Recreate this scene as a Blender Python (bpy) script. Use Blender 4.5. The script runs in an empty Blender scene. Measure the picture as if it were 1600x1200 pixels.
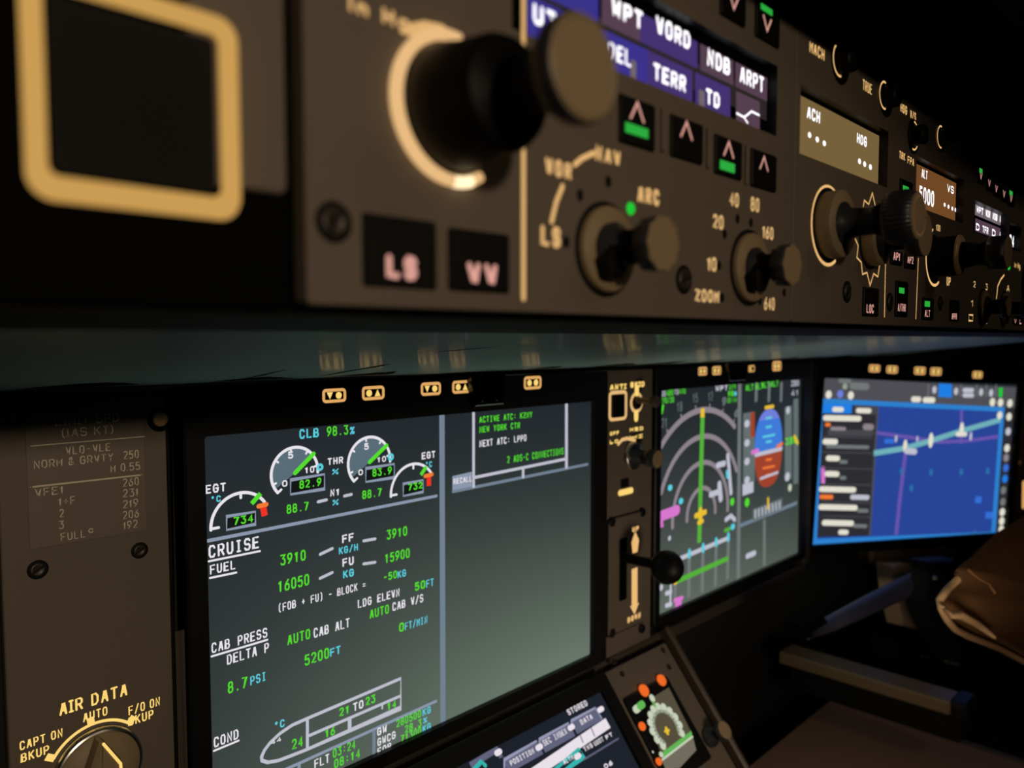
import bpy, math
from mathutils import Vector, Matrix
from mathutils.geometry import tessellate_polygon
C = bpy.context.scene
PI = math.pi

# ------------------------------------------------------------------ camera, world, lights, exposure
FOC = 1200.0                                   # focal length for a 1600 px wide frame
D1, D2 = 0.115, 0.390                          # distance to glareshield face / to main panel (metres)
e1 = Vector((1188, -70, 1200)).normalized()    # world X in camera axes (x right, y down, z forward)
dx = (70 * 21000 - 1200 * 1200) / 1188.0
e2 = Vector((dx, 21000, 1200)).normalized()    # world down
e3 = e1.cross(e2)                              # world Y, into the panel
CAM = Vector((0, -D1, 0))
cam = bpy.data.cameras.new('camera'); camo = bpy.data.objects.new('camera', cam); C.collection.objects.link(camo)
R = Matrix(((e1[0], -e1[1], -e1[2]), (e3[0], -e3[1], -e3[2]), (-e2[0], e2[1], e2[2])))
camo.matrix_world = Matrix.Translation(CAM) @ R.to_4x4()
cam.sensor_width = 36; cam.lens = 27; cam.clip_start = 0.005
cam.dof.use_dof = True; cam.dof.focus_distance = 0.365; cam.dof.aperture_fstop = 10.5
C.camera = camo
w = bpy.data.worlds.new('night'); C.world = w; w.use_nodes = True
w.node_tree.nodes['Background'].inputs[0].default_value = (0.75, 0.8, 1, 1)
w.node_tree.nodes['Background'].inputs[1].default_value = 0.0012
C.view_settings.view_transform = 'Standard'; C.view_settings.look = 'None'
C.view_settings.exposure = 0; C.view_settings.gamma = 1; C.view_settings.use_curve_mapping = False

def lamp(name, kind, loc, target, power, color, **kw):
    l = bpy.data.lights.new(name, kind); l.energy = power; l.color = color
    for k, v in kw.items(): setattr(l, k, v)
    o = bpy.data.objects.new(name, l); C.collection.objects.link(o)
    o.location = loc; o.rotation_euler = (Vector(target) - Vector(loc)).to_track_quat('-Z', 'Y').to_euler()
    return o
lamp('reading_spotlight', 'SPOT', (-0.25, -1.45, 0.27), (-0.09, 0.05, 0.03), 34, (1, 0.79, 0.55), spot_size=math.radians(39), spot_blend=1.0, shadow_soft_size=0.045)
lamp('low_fill_spot', 'SPOT', (0.46, -0.04, -0.24), (0.70, 0.28, -0.24), 1.1, (1, 0.80, 0.58), spot_size=math.radians(150), spot_blend=1.0, shadow_soft_size=0.03)  # unseen lamp in mid-air, added to lift the gear panel, underside and table
lamp('right_fill_area', 'AREA', (0.62, -1.2, 0.62), (1.05, 0.1, -0.2), 0.9, (1, 0.74, 0.50), size=0.3)  # unseen area lamp added to brighten the shoe, plate and right side

# ------------------------------------------------------------------ materials
def lin(c):
    return tuple(((x / 255.0) / 12.92 if x / 255.0 <= 0.04045 else ((x / 255.0 + 0.055) / 1.055) ** 2.4) for x in c)
MATS = {}
def surf(name, col, rough=0.5, metal=0.0, bump=0.0, scale=900.0, var=0.12, spec=0.5, coat=0.0):
    m = bpy.data.materials.new(name); m.use_nodes = True; nt = m.node_tree; b = nt.nodes['Principled BSDF']
    c = lin(col)
    tc = nt.nodes.new('ShaderNodeTexCoord'); nz = nt.nodes.new('ShaderNodeTexNoise')
    nz.inputs['Scale'].default_value = scale; nz.inputs['Detail'].default_value = 3
    nt.links.new(tc.outputs['Object'], nz.inputs['Vector'])
    mx = nt.nodes.new('ShaderNodeMix'); mx.data_type = 'RGBA'
    mx.inputs['A'].default_value = tuple(x * (1 - var) for x in c) + (1,); mx.inputs['B'].default_value = tuple(min(1, x * (1 + var)) for x in c) + (1,)
    nt.links.new(nz.outputs['Fac'], mx.inputs['Factor']); nt.links.new(mx.outputs['Result'], b.inputs['Base Color'])
    b.inputs['Roughness'].default_value = rough; b.inputs['Metallic'].default_value = metal
    b.inputs['Specular IOR Level'].default_value = spec; b.inputs['Coat Weight'].default_value = coat
    if bump:
        bp = nt.nodes.new('ShaderNodeBump'); bp.inputs['Strength'].default_value = bump; bp.inputs['Distance'].default_value = 0.0004
        nt.links.new(nz.outputs['Fac'], bp.inputs['Height']); nt.links.new(bp.outputs['Normal'], b.inputs['Normal'])
    MATS[name] = m; return m
def glow(name, col, s=1.0, light=False):
    m = bpy.data.materials.new(name); m.use_nodes = True; nt = m.node_tree; b = nt.nodes['Principled BSDF']
    b.inputs['Base Color'].default_value = (0.01, 0.01, 0.01, 1); b.inputs['Roughness'].default_value = 0.6; b.inputs['Specular IOR Level'].default_value = 0.1
    b.inputs['Emission Color'].default_value = lin(col) + (1,); b.inputs['Emission Strength'].default_value = s
    if not light: m.cycles.emission_sampling = 'NONE'
    MATS[name] = m; return m
def lcd(name, base, off_axis, k):
    # liquid crystal panel: black level plus a glow that grows along the diagonals off axis
    m = bpy.data.materials.new(name); m.use_nodes = True; nt = m.node_tree; b = nt.nodes['Principled BSDF']
    b.inputs['Base Color'].default_value = (0.012, 0.013, 0.014, 1); b.inputs['Roughness'].default_value = 0.4; b.inputs['Specular IOR Level'].default_value = 0.2
    g = nt.nodes.new('ShaderNodeNewGeometry'); vt = nt.nodes.new('ShaderNodeVectorTransform'); vt.vector_type = 'VECTOR'; vt.convert_from = 'WORLD'; vt.convert_to = 'OBJECT'
    nt.links.new(g.outputs['Incoming'], vt.inputs[0]); sp = nt.nodes.new('ShaderNodeSeparateXYZ'); nt.links.new(vt.outputs[0], sp.inputs[0])
    def mth(op, a, c=None):
        n = nt.nodes.new('ShaderNodeMath'); n.operation = op
        for i, v in enumerate((a, c)):
            if v is None: continue
            if hasattr(v, 'links'): nt.links.new(v, n.inputs[i])
            else: n.inputs[i].default_value = v
        return n.outputs[0]
    p = mth('MULTIPLY', sp.outputs[0], sp.outputs[1]); p2 = mth('MULTIPLY', mth('MULTIPLY', mth('MULTIPLY', p, p), mth('ABSOLUTE', p)), k)
    ad = nt.nodes.new('ShaderNodeVectorMath'); ad.operation = 'SCALE'; ad.inputs[0].default_value = lin(off_axis); nt.links.new(p2, ad.inputs['Scale'])
    a2 = nt.nodes.new('ShaderNodeVectorMath'); a2.operation = 'ADD'; a2.inputs[1].default_value = lin(base); nt.links.new(ad.outputs[0], a2.inputs[0])
    nt.links.new(a2.outputs[0], b.inputs['Emission Color']); b.inputs['Emission Strength'].default_value = 1.0
    MATS[name] = m; return m

surf('panel_grey', (104, 93, 82), 0.62, bump=0.25, scale=2600)
surf('panel_dark', (62, 56, 48), 0.6, bump=0.2, scale=2600)
surf('placard_grey', (112, 103, 92), 0.6)
surf('black_matte', (14, 14, 15), 0.75, spec=0.2)
surf('black_fabric', (6, 6, 6), 0.9, spec=0.05)
surf('black_gloss', (9, 9, 10), 0.18, spec=0.5)
surf('black_plastic', (17, 17, 18), 0.45, spec=0.3)
surf('button_black', (12, 11, 11), 0.5, spec=0.25)
surf('knob_dark', (46, 47, 52), 0.36, scale=1800, spec=0.4)
surf('knob_black', (10, 10, 11), 0.5, spec=0.2)
surf('knob_tan', (142, 123, 94), 0.55, bump=0.15, scale=2200)
surf('steel', (190, 188, 184), 0.28, metal=1.0)
surf('screw_dark', (70, 64, 60), 0.45, metal=0.6)
surf('under_gloss', (160, 190, 196), 0.55, bump=0.05, scale=700, spec=0.3, coat=0.22)
MATS['under_gloss'].node_tree.nodes['Principled BSDF'].inputs['Coat Roughness'].default_value = 0.1
surf('trim_brown', (74, 62, 52), 0.5)
surf('leather_brown', (128, 92, 62), 0.26, bump=0.3, scale=260, spec=0.6)
surf('sole_tan', (220, 180, 136), 0.25)  # on the shoe this pale tone carries the painted highlight
surf('strut_screen_tint', (78, 80, 104), 0.45)  # blue light of the map screen put into the base colour
surf('post_beige', (235, 205, 168), 0.6)
surf('dark_cloth', (14, 17, 22), 0.8)
surf('table_brown', (124, 98, 84), 0.7, bump=0.3, scale=1500)
surf('rail_brown', (118, 102, 76), 0.4)
surf('floor_dark', (22, 20, 20), 0.9)
surf('ink_grey', (215, 205, 184), 0.6)
AMB = (222, 175, 112)
glow('legend_amber', (235, 186, 118), 1.0)
glow('legend_warm', (218, 176, 116), 1.1)
glow('legend_near', (214, 168, 108), 1.1)
glow('legend_yellow', (238, 200, 110), 1.15)
glow('ring_light', (232, 186, 128), 1.0, True)
glow('ring_light_tip', (255, 228, 180), 1.5)
glow('frame_light', (206, 158, 84), 0.95, True)
glow('key_amber', (224, 168, 100), 1.0)
glow('pink', (222, 160, 146), 1.0)
glow('green_bar', (40, 170, 60), 1.0)
glow('green_dot', (20, 200, 50), 1.0)
glow('lcd_white', (255, 252, 255), 1.5)
glow('lcd_violet', (66, 48, 112), 1.0)
glow('lcd_blue', (56, 48, 138), 1.0)
glow('lcd_plum', (84, 62, 78), 1.0)
glow('lcd_gap', (40, 34, 34), 1.0)
glow('lcd_grey', (112, 100, 106), 1.0)
glow('lcd_amber', (118, 96, 58), 1.0, True)
glow('lcd_rust', (112, 72, 38), 1.0)
glow('g_green', (84, 220, 44), 1.0)
glow('g_cyan', (92, 205, 222), 1.0)
glow('g_white', (232, 228, 236), 1.0)
glow('g_pale', (190, 190, 204), 1.0)
glow('g_slate', (138, 150, 170), 1.0)
glow('g_bar', (112, 128, 144), 1.0)
glow('g_fill', (88, 108, 120), 1.0)
glow('g_black', (14, 18, 18), 1.0)
glow('g_red', (238, 50, 34), 1.0)
glow('g_orange', (240, 120, 50), 1.0)
glow('g_yellow', (232, 190, 50), 1.0)
glow('g_magenta', (214, 118, 204), 1.0)
glow('g_arc', (140, 130, 138), 1.0)
glow('g_line', (112, 118, 118), 1.0)
glow('g_tape', (98, 110, 110), 1.0)
glow('g_navgreen', (84, 176, 56), 1.0)
glow('g_sky', (62, 122, 214), 1.0, True)
glow('g_skypale', (110, 126, 218), 1.0)
glow('g_earth', (158, 66, 44), 1.0)
glow('m_head', (78, 78, 84), 1.0)
glow('m_sea', (40, 68, 150), 1.0, True)
glow('m_border', (44, 128, 206), 1.0, True)
glow('m_list', (44, 44, 50), 1.0)
glow('m_list_light', (70, 70, 76), 1.0)
glow('m_tab', (30, 126, 226), 1.0)
glow('m_route', (112, 176, 184), 1.0)
glow('m_airway', (104, 84, 172), 1.0)
glow('m_teal', (44, 112, 164), 1.0)
glow('m_label', (52, 110, 214), 1.0)
glow('m_cream', (226, 222, 206), 1.0)
glow('t_bg', (24, 30, 40), 1.0)
glow('t_tab', (96, 98, 124), 1.0)
glow('t_edge', (150, 152, 180), 1.0)
glow('t_white', (232, 224, 232), 1.0)
glow('t_teal', (52, 178, 172), 1.0)
glow('c_ring', (150, 160, 142), 1.0)
glow('c_olive', (84, 76, 58), 1.0)
glow('c_box', (112, 106, 92), 1.0)
glow('c_pale', (198, 206, 182), 1.0)
glow('c_green', (96, 176, 84), 1.0)
glow('c_orange', (238, 104, 34), 1.0)
lcd('lcd_panel', (30, 37, 42), (228, 255, 222), 7.6)
lcd('lcd_panel_far', (32, 38, 42), (235, 255, 228), 7.0)

# ------------------------------------------------------------------ frames (real panel planes)
class Frame:
    def __init__(s, O, U, V):
        s.O = Vector(O); s.U = Vector(U).normalized(); s.V = Vector(V).normalized(); s.N = s.U.cross(s.V).normalized()
        d = Vector((s.U.dot(Vector((1, 0, 0))), s.U[1], s.U[2]))
        s.du = Vector((e1 * s.U[0] + e3 * s.U[1] - e2 * s.U[2]))
    def ray(s, x, y):
        r = Vector((x - 800, y - 600, FOC)); return Vector((r.dot(e1), r.dot(e3), -r.dot(e2)))
    def uv(s, x, y, n=0.0):
        d = s.ray(x, y); o = s.O + s.N * n
        t = (o - CAM).dot(s.N) / d.dot(s.N); p = CAM + d * t - s.O
        return (p.dot(s.U), p.dot(s.V))
    def along(s, x, y, x1):                    # y of the image line through (x,y) that runs along U, at x1
        vx, vy = 800 + FOC * s.du[0] / s.du[2], 600 + FOC * s.du[1] / s.du[2]
        return y + (vy - y) * (x1 - x) / (vx - x)
    def matrix(s, u, v, n=0):
        p = s.O + s.U * u + s.V * v + s.N * n
        return Matrix(((s.U[0], s.V[0], s.N[0], p[0]), (s.U[1], s.V[1], s.N[1], p[1]), (s.U[2], s.V[2], s.N[2], p[2]), (0, 0, 0, 1)))
P1 = Frame((0, 0, 0), (1, 0, 0), (0, 0, 1))
P2 = Frame((0, 0.275, 0), (1, 0, 0), (0, 0, 1))
P3 = Frame((0.9249, 0.2707, -0.0450), (0.3114, -0.1365, -0.0179), (0.0055, -0.0070, 0.2053))
TH = math.radians(39)
P4 = Frame((0, 0.275 - 0.012, -0.2745), (1, 0, 0), (0, math.sin(TH), math.cos(TH)))

# ------------------------------------------------------------------ mesh building
F_ = {
'A': '0,0 1.9,6 2.1,6 4,0|.7,2 3.3,2', 'B': '0,3.1 3,3.1 4,2.4 4,.7 3,0 0,0 0,6 2.8,6 3.7,5.3 3.7,3.8 2.8,3.1', 'C': '4,1.2 3.2,0 .8,0 0,1.2 0,4.8 .8,6 3.2,6 4,4.8',
'D': '0,0 0,6 2.6,6 4,4.6 4,1.4 2.6,0 0,0', 'E': '4,0 0,0 0,6 4,6|0,3.1 3.4,3.1', 'F': '0,0 0,6 4,6|0,3 3.4,3', 'G': '2.3,3 4,3 4,.8 3.2,0 .8,0 0,1.2 0,4.8 .8,6 3.2,6 4,4.9',
'H': '0,0 0,6|4,0 4,6|0,3 4,3', 'I': '.9,0 3.1,0|.9,6 3.1,6|2,0 2,6', 'J': '0,1.2 .8,0 2.8,0 3.6,1.2 3.6,6', 'K': '0,0 0,6|4,6 0,2.6|1.3,3.6 4,0', 'L': '0,6 0,0 3.8,0',
'M': '0,0 0,6 2,2.6 4,6 4,0', 'N': '0,0 0,6 4,0 4,6', 'O': '.9,0 3.1,0 4,1.2 4,4.8 3.1,6 .9,6 0,4.8 0,1.2 .9,0', 'P': '0,0 0,6 3,6 4,5.2 4,3.5 3,2.7 0,2.7', 'Q': '.9,0 3.1,0 4,1.2 4,4.8 3.1,6 .9,6 0,4.8 0,1.2 .9,0|2.4,1.6 4,-.4',
'R': '0,0 0,6 3,6 4,5.2 4,3.6 3,2.8 0,2.8|2.2,2.8 4,0', 'S': '0,1 .8,0 3.2,0 4,.9 4,2.3 3.3,3 .7,3.1 0,3.8 0,5.1 .8,6 3.2,6 4,5.1', 'T': '0,6 4,6|2,6 2,0', 'U': '0,6 0,1.2 .9,0 3.1,0 4,1.2 4,6',
'V': '0,6 1.9,0 2.1,0 4,6', 'W': '0,6 .9,0 2,4 3.1,0 4,6', 'X': '0,0 4,6|0,6 4,0', 'Y': '0,6 2,2.8 4,6|2,2.8 2,0', 'Z': '0,6 4,6 0,0 4,0',
'0': '.9,0 3.1,0 4,1.2 4,4.8 3.1,6 .9,6 0,4.8 0,1.2 .9,0', '1': '.6,4.8 2.1,6 2.1,0', '2': '0,5 .8,6 3.2,6 4,5.1 4,3.8 0,0 4,0', '3': '0,6 4,6 1.8,3.6 3.2,3.5 4,2.6 4,.9 3.2,0 .8,0 0,.8', '4': '3,0 3,6 0,1.6 4,1.6',
'5': '0,.8 .8,0 3.2,0 4,.9 4,2.7 3.2,3.6 .2,3.4 .4,6 3.8,6', '6': '3.4,6 1,4 0,2.4 0,.9 .8,0 3.2,0 4,.9 4,2.6 3.2,3.4 .6,3.2', '7': '0,6 4,6 1.2,0', '8': '.8,3.1 0,2.3 0,.8 .8,0 3.2,0 4,.8 4,2.3 3.2,3.1 .8,3.1 .2,3.8 .2,5.2 .9,6 3.1,6 3.8,5.2 3.8,3.8 3.2,3.1',
'9': '.6,0 3,2 4,3.6 4,5.1 3.2,6 .8,6 0,5.1 0,3.4 .8,2.6 3.4,2.8', '.': '2,0 2,.3', ':': '2,1.4 2,1.7|2,4.3 2,4.6', '-': '.6,3 3.4,3', '+': '.4,3 3.6,3|2,1.3 2,4.7', '=': '.4,2.1 3.6,2.1|.4,4 3.6,4', '/': '.2,-.4 3.8,6.4',
'(': '2.8,-.6 1.6,1 1.6,5 2.8,6.6', ')': '1.2,-.6 2.4,1 2.4,5 1.2,6.6', '%': '0,0 4,6|.2,5.8 1.2,5.8 1.2,4.6 .2,4.6 .2,5.8|2.8,1.4 3.8,1.4 3.8,.2 2.8,.2 2.8,1.4', '&': '4,0 .7,4.3 .7,5.3 1.4,6 2.4,6 2.9,5.2 2.6,4.2 .2,2.3 0,1.2 .8,0 2.4,0 4,2.2',
'\u00b0': '1.2,5 2,4.4 2.8,5 2.8,5.6 2,6.2 1.2,5.6 1.2,5', 'i': '2,0 2,3.8|2,5.2 2,5.6', 'n': '.4,0 .4,3.8|.4,3 1.4,3.8 2.8,3.8 3.6,3 3.6,0', 'g': '3.6,3.8 3.6,-1.2 2.8,-2 .8,-2|3.6,.4 2.8,0 1,0 .2,.9 .2,3 1,3.8 2.8,3.8 3.6,3.4'}
F_ = {c: [[tuple(float(v) for v in p.split(',')) for p in l.split()] for l in d.split('|')] for c, d in F_.items()}
class MB:
    def __init__(s): s.v = []; s.f = []; s.m = []; s.mats = []; s.smooth = []
    def mi(s, m):
        if m not in s.mats: s.mats.append(m)
        return s.mats.index(m)
    def add(s, vs, fs, m, smooth=False):
        b = len(s.v); i = s.mi(m); s.v += [tuple(v) for v in vs]
        for f in fs: s.f.append(tuple(b + k for k in f)); s.m.append(i); s.smooth.append(smooth)
        return s
    def prism(s, out, z0, z1, m, ch=0.0, holes=None, m_top=None):
        # out: CCW outline; top at z1 chamfered by ch; open holes optional (walls included)
        n = len(out)
        cx = sum(p[0] for p in out) / n; cy = sum(p[1] for p in out) / n
        def inset(o, c):
            r = []
            for i in range(n):
                a, b, d = Vector(o[i - 1]), Vector(o[i]), Vector(o[(i + 1) % n])
                t1 = (b - a).normalized(); t2 = (d - b).normalized(); nn = Vector((-(t1 + t2)[1], (t1 + t2)[0]))
                if nn.length < 1e-9: nn = Vector((-t1[1], t1[0]))
                nn.normalize(); dd = max(0.35, nn.dot(Vector((-t1[1], t1[0])))); r.append(tuple(b + nn * (c / dd)))
            return r
        loops = [[(x, y, z0) for x, y in out]]
        if ch > 0: loops += [[(x, y, z1 - ch) for x, y in out], [(x, y, z1) for x, y in inset(out, ch)]]
        else: loops += [[(x, y, z1) for x, y in out]]
        vs = [p for l in loops for p in l]; fs = []
        for k in range(len(loops) - 1):
            for i in range(n): j = (i + 1) % n; fs.append((k * n + i, k * n + j, (k + 1) * n + j, (k + 1) * n + i))
        s.add(vs, fs, m)
        top = loops[-1]
        if holes:
            polys = [[Vector(p) for p in top]] + [[Vector((x, y, z1)) for x, y in h] for h in holes]
            flat = [p for l in polys for p in l]
            tr = tessellate_polygon(polys); out_f = []
            for t in tr:
                a, b, c = (flat[i] for i in t)
                out_f.append(tuple(t) if (b - a).cross(c - a)[2] > 0 else tuple(reversed(t)))
            s.add([tuple(p) for p in flat], out_f, m_top or m)
            for h in holes:
                k = len(h); s.add([(x, y, z1) for x, y in h] + [(x, y, z0) for x, y in h], [(i, k + i, k + (i + 1) % k, (i + 1) % k) for i in range(k)], 'black_plastic')
        else:
            s.add(top, [tuple(range(n))], m_top or m); s.add(loops[0], [tuple(reversed(range(n)))], m)
        return s
    def flat(s, pts, z, m): return s.add([(x, y, z) for x, y in pts], [tuple(range(len(pts)))], m)
    def lathe(s, prof, m, c=(0, 0), seg=32, smooth=True, rmod=None):
        vs = []; fs = []
        for r, z in prof:
            for i in range(seg):
                a = 2 * PI * i / seg; rr = r * (rmod(a) if rmod and r > 0 else 1); vs.append((c[0] + rr * math.cos(a), c[1] + rr * math.sin(a), z))
        n = len(prof)
        for k in range(n - 1):
            for i in range(seg): j = (i + 1) % seg; fs.append((k * seg + i, k * seg + j, (k + 1) * seg + j, (k + 1) * seg + i))
        fs.append(tuple((n - 1) * seg + i for i in range(seg)))
        return s.add(vs, fs, m, smooth)
    def stroke(s, pts, wd, z, m, closed=False, caps=True):
        P = [Vector(p) for p in pts]; n = len(P); h = wd / 2; L = []; Rr = []
        for i in range(n):
            a = P[i - 1] if (i > 0 or closed) else P[i]; b = P[(i + 1) % n] if (i < n - 1 or closed) else P[i]
            t = (b - a); t = t.normalized() if t.length > 1e-9 else Vector((1, 0))
            k = 1.0
            if (0 < i < n - 1) or closed:
                t1 = (P[i] - P[i - 1]).normalized(); k = min(1.8, 1 / max(0.4, abs(Vector((-t[1], t[0])).dot(Vector((-t1[1], t1[0]))))))
            nn = Vector((-t[1], t[0])) * h * k; L.append(P[i] + nn); Rr.append(P[i] - nn)
        vs = [(p[0], p[1], z) for p in L + Rr]; fs = [(n + i, n + (i + 1) % n, (i + 1) % n, i) for i in range(n if closed else n - 1)]
        s.add(vs, fs, m)
        if caps and not closed:
            for p in (P[0], P[-1]): s.disc(p, h, z, m, 10)
        return s
    def disc(s, c, r, z, m, seg=20, ry=None): return s.flat([(c[0] + r * math.cos(2 * PI * i / seg), c[1] + (ry or r) * math.sin(2 * PI * i / seg)) for i in range(seg)], z, m)
    def tube(s, pts, r, m, seg=12, sq=1.0, closed=False, smooth=True):
        P = [Vector(p) for p in pts]; n = len(P); vs = []; fs = []
        for i in range(n):
            a = P[i - 1] if (i > 0 or closed) else P[i]; b = P[(i + 1) % n] if (i < n - 1 or closed) else P[i]
            t = (b - a).normalized(); up = Vector((0, 0, 1)) if abs(t[2]) < 0.9 else Vector((1, 0, 0))
            x = t.cross(up).normalized(); y = x.cross(t).normalized(); rr = r[i] if isinstance(r, (list, tuple)) else r
            for k in range(seg): an = 2 * PI * k / seg; vs.append(tuple(P[i] + x * rr * math.cos(an) + y * rr * sq * math.sin(an)))
        for i in range(n if closed else n - 1):
            for k in range(seg):
                j = (i + 1) % n; q = (k + 1) % seg; fs.append((i * seg + k, i * seg + q, j * seg + q, j * seg + k))
        if not closed: fs += [tuple(range(seg)), tuple(reversed([(n - 1) * seg + k for k in range(seg)]))]
        return s.add(vs, fs, m, smooth)
    def text(s, st, u0, v0, wd, h, z, m, bold=0.018, mono=True):
        # lettering drawn stroke by stroke, fitted to width wd and cap height h
        wt = 0.12 + bold * 1.6; nar = {'.': 0.4, ':': 0.4, 'I': 0.55, '1': 0.62, 'i': 0.4, '(': 0.5, ')': 0.5, ' ': 0.6}
        ad = [1.0 if mono else nar.get(c, 1.0) for c in st]; gap = 0.24; tot = sum(ad) - gap; cw = wd / tot; x = u0; sk = min(h * wt, cw * (0.31 if bold > 0.07 and not mono else 0.215))
        for c, a in zip(st, ad):
            if c != ' ':
                w_ = cw * 0.76
                for l in F_[c]:
                    off = (cw * (a - 1) / 2) if not mono else 0
                    s.stroke([(x + off + sk / 2 + px / 4 * (w_ - sk), v0 + sk / 2 + py / 6 * (h - sk)) for px, py in l], sk, z, m)
            x += cw * a
        return s

class Thing:
    def __init__(s, name, label, cat, fr, u, v, group=None, kind=None):
        o = bpy.data.objects.new(name, None); C.collection.objects.link(o); o.empty_display_size = 0.01
        o.matrix_world = fr.matrix(u, v); s.o = o; s.u = u; s.v = v; s.fr = fr
        if kind: o['kind'] = kind
        if label: o['label'] = label; o['category'] = cat
        if group: o['group'] = group
    def part(s, name, mb, parent=None, label=None):
        if not mb.v: return None
        me = bpy.data.meshes.new(name); me.from_pydata([(x - s.u, y - s.v, z) for x, y, z in mb.v], [], mb.f)
        for k in mb.mats: me.materials.append(MATS[k])
        me.polygons.foreach_set('material_index', mb.m); me.polygons.foreach_set('use_smooth', mb.smooth); me.update()
        o = bpy.data.objects.new(name, me); C.collection.objects.link(o); o.parent = parent or s.o
        if label: o['label'] = label
        return o
def rrect(x0, y0, x1, y1, r=0.0, seg=5):
    if r <= 0: return [(x0, y0), (x1, y0), (x1, y1), (x0, y1)]
    out = []
    for cx, cy, a in ((x1 - r, y0 + r, -PI / 2), (x1 - r, y1 - r, 0), (x0 + r, y1 - r, PI / 2), (x0 + r, y0 + r, PI)):
        for i in range(seg + 1): t = a + i * PI / 2 / seg; out.append((cx + r * math.cos(t), cy + r * math.sin(t)))
    return out
def arc(c, r, a0, a1, n=28): return [(c[0] + r * math.cos(math.radians(a0 + (a1 - a0) * i / n)), c[1] + r * math.sin(math.radians(a0 + (a1 - a0) * i / n))) for i in range(n + 1)]
def bb(fr, pts, n=0.0):                         # panel rectangle that bounds four measured corners
    q = [fr.uv(x, y, n) for x, y in pts]; return (min(p[0] for p in q), min(p[1] for p in q), max(p[0] for p in q), max(p[1] for p in q))
def rect4(fr, tl, br, n=0.0):                   # rectangle from top-left and bottom-right corners
    a = fr.uv(*tl, n); b = fr.uv(*br, n); return (a[0], b[1], b[0], a[1])
class Ink:                                      # draws flat print on one plane of a panel
    def __init__(s, fr, z, t=None, parent=None, names=('lettering', 'marking')): s.fr = fr; s.z = z; s.mb = MB(); s.k = 0; s.t = t; s.p = parent; s.n = names; s.mono = t is None
    def cut(s, i):                               # on panels every word and every line is a part of its own
        if s.t and s.mb.v: s.t.part(s.n[i], s.mb, s.p); s.mb = MB()
    def zz(s): s.k += 1; return s.z + s.k * 2e-6
    def T(s, st, x0, y0, x1, cap, m, bold=0.018):
        u0, v0 = s.fr.uv(x0, y0, s.z); u1, _ = s.fr.uv(x1, s.fr.along(x0, y0, x1), s.z); _, v1 = s.fr.uv(x0, y0 - cap, s.z)
        s.cut(1); s.mb.text(st, u0, v0, u1 - u0, v1 - v0, s.zz(), m, bold, s.mono); s.cut(0)
    def L(s, pts, wd, m, caps=True, closed=False): s.cut(1); s.mb.stroke([s.fr.uv(x, y, s.z) for x, y in pts], wd, s.zz(), m, closed, caps); s.cut(1)
    def P(s, pts, m): s.mb.flat([s.fr.uv(x, y, s.z) for x, y in reversed(pts)], s.zz(), m)
    def R(s, x0, y0, x1, y1, m, r=0.0):
        s.cut(1); a = s.fr.uv(x0, y0, s.z); b = s.fr.uv(x1, s.fr.along(x0, y1, x1), s.z); s.mb.flat(rrect(a[0], min(a[1], b[1]), b[0], max(a[1], b[1]), r), s.zz(), m); s.cut(1)
    def pt(s, x, y): return s.fr.uv(x, y, s.z)
    def dist(s, x, y, dy): a = s.pt(x, y); b = s.pt(x, y + dy); return abs(a[1] - b[1])
    def DOT(s, x, y, rp, m, k=1.0): r = s.dist(x, y, rp); s.mb.disc(s.pt(x, y), r * k, s.zz(), m, 14, r)
    def A(s, x, y, rp, a0, a1, wd, m, n=28): s.cut(1); c = s.pt(x, y); s.mb.stroke(arc(c, s.dist(x, y, rp), a0, a1, n), wd, s.zz(), m); s.cut(1)
    def RO(s, x0, y0, x1, y1, wd, m, r=0.0):
        a = s.fr.uv(x0, y0, s.z); b = s.fr.uv(x1, s.fr.along(x0, y1, x1), s.z); s.mb.stroke(rrect(a[0], min(a[1], b[1]), b[0], max(a[1], b[1]), r), wd, s.zz(), m, True)

def screw(t, fr, x, y, rp, slot=30, mat='screw_dark', parent=None):
    c = fr.uv(x, y); a = fr.uv(x, y + rp); r = abs(a[1] - c[1]); mb = MB()
    mb.lathe([(r * 1.15, 0.0), (r * 1.15, 0.0002), (r * 0.92, 0.00025)], 'black_matte', c, 24)
    mb.lathe([(r * 0.82, 0.0002), (r * 0.78, 0.0006), (r * 0.6, 0.0008), (r * 0.5, 0.0006)], mat, c, 24)
    ca, sa = math.cos(math.radians(slot)), math.sin(math.radians(slot)); l, h = r * 0.7, r * 0.12
    mb.prism([(c[0] + ca * p - sa * q, c[1] + sa * p + ca * q) for p, q in ((-l, -h), (l, -h), (l, h), (-l, h))], 0.0006, 0.00085, 'black_matte')
    t.part('screw', mb, parent)
def button(t, fr, x0, y0, x1, y1, legend=None, name='push_button', mat='button_black', h=0.0007):
    # pixel box: x0,y0 top-left corner, x1 right edge, y1 bottom at the left edge
    a = fr.uv(x0, y0); b = fr.uv(x0, y1); u1 = fr.uv(x1, fr.along(x0, y0, x1))[0]
    q = (a[0], b[1], u1, a[1]); g = 0.0003
    mb = MB().prism(rrect(q[0] - g, q[1] - g, q[2] + g, q[3] + g, 0.0007, 3), 0.0, 0.00012, 'black_matte')
    mb.prism(rrect(*q, 0.0005, 3), 0.00012, h, mat, 0.0002)
    o = t.part(name, mb)
    if legend:
        k = Ink(fr, h + 0.00005, t, o, ('legend', 'legend')); legend(k); k.cut(1)
    return o
def chev(k, x, y, w_, h_, up=True, wd=0.0006):
    c = k.pt(x, y); d = k.dist(x, y, h_) * 1.12; e = d * 1.3; s_ = 1 if up else -1
    k.mb.stroke([(c[0] - e, c[1] - s_ * d), (c[0], c[1] + s_ * d), (c[0] + e, c[1] - s_ * d)], wd, k.zz(), 'pink')
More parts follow.
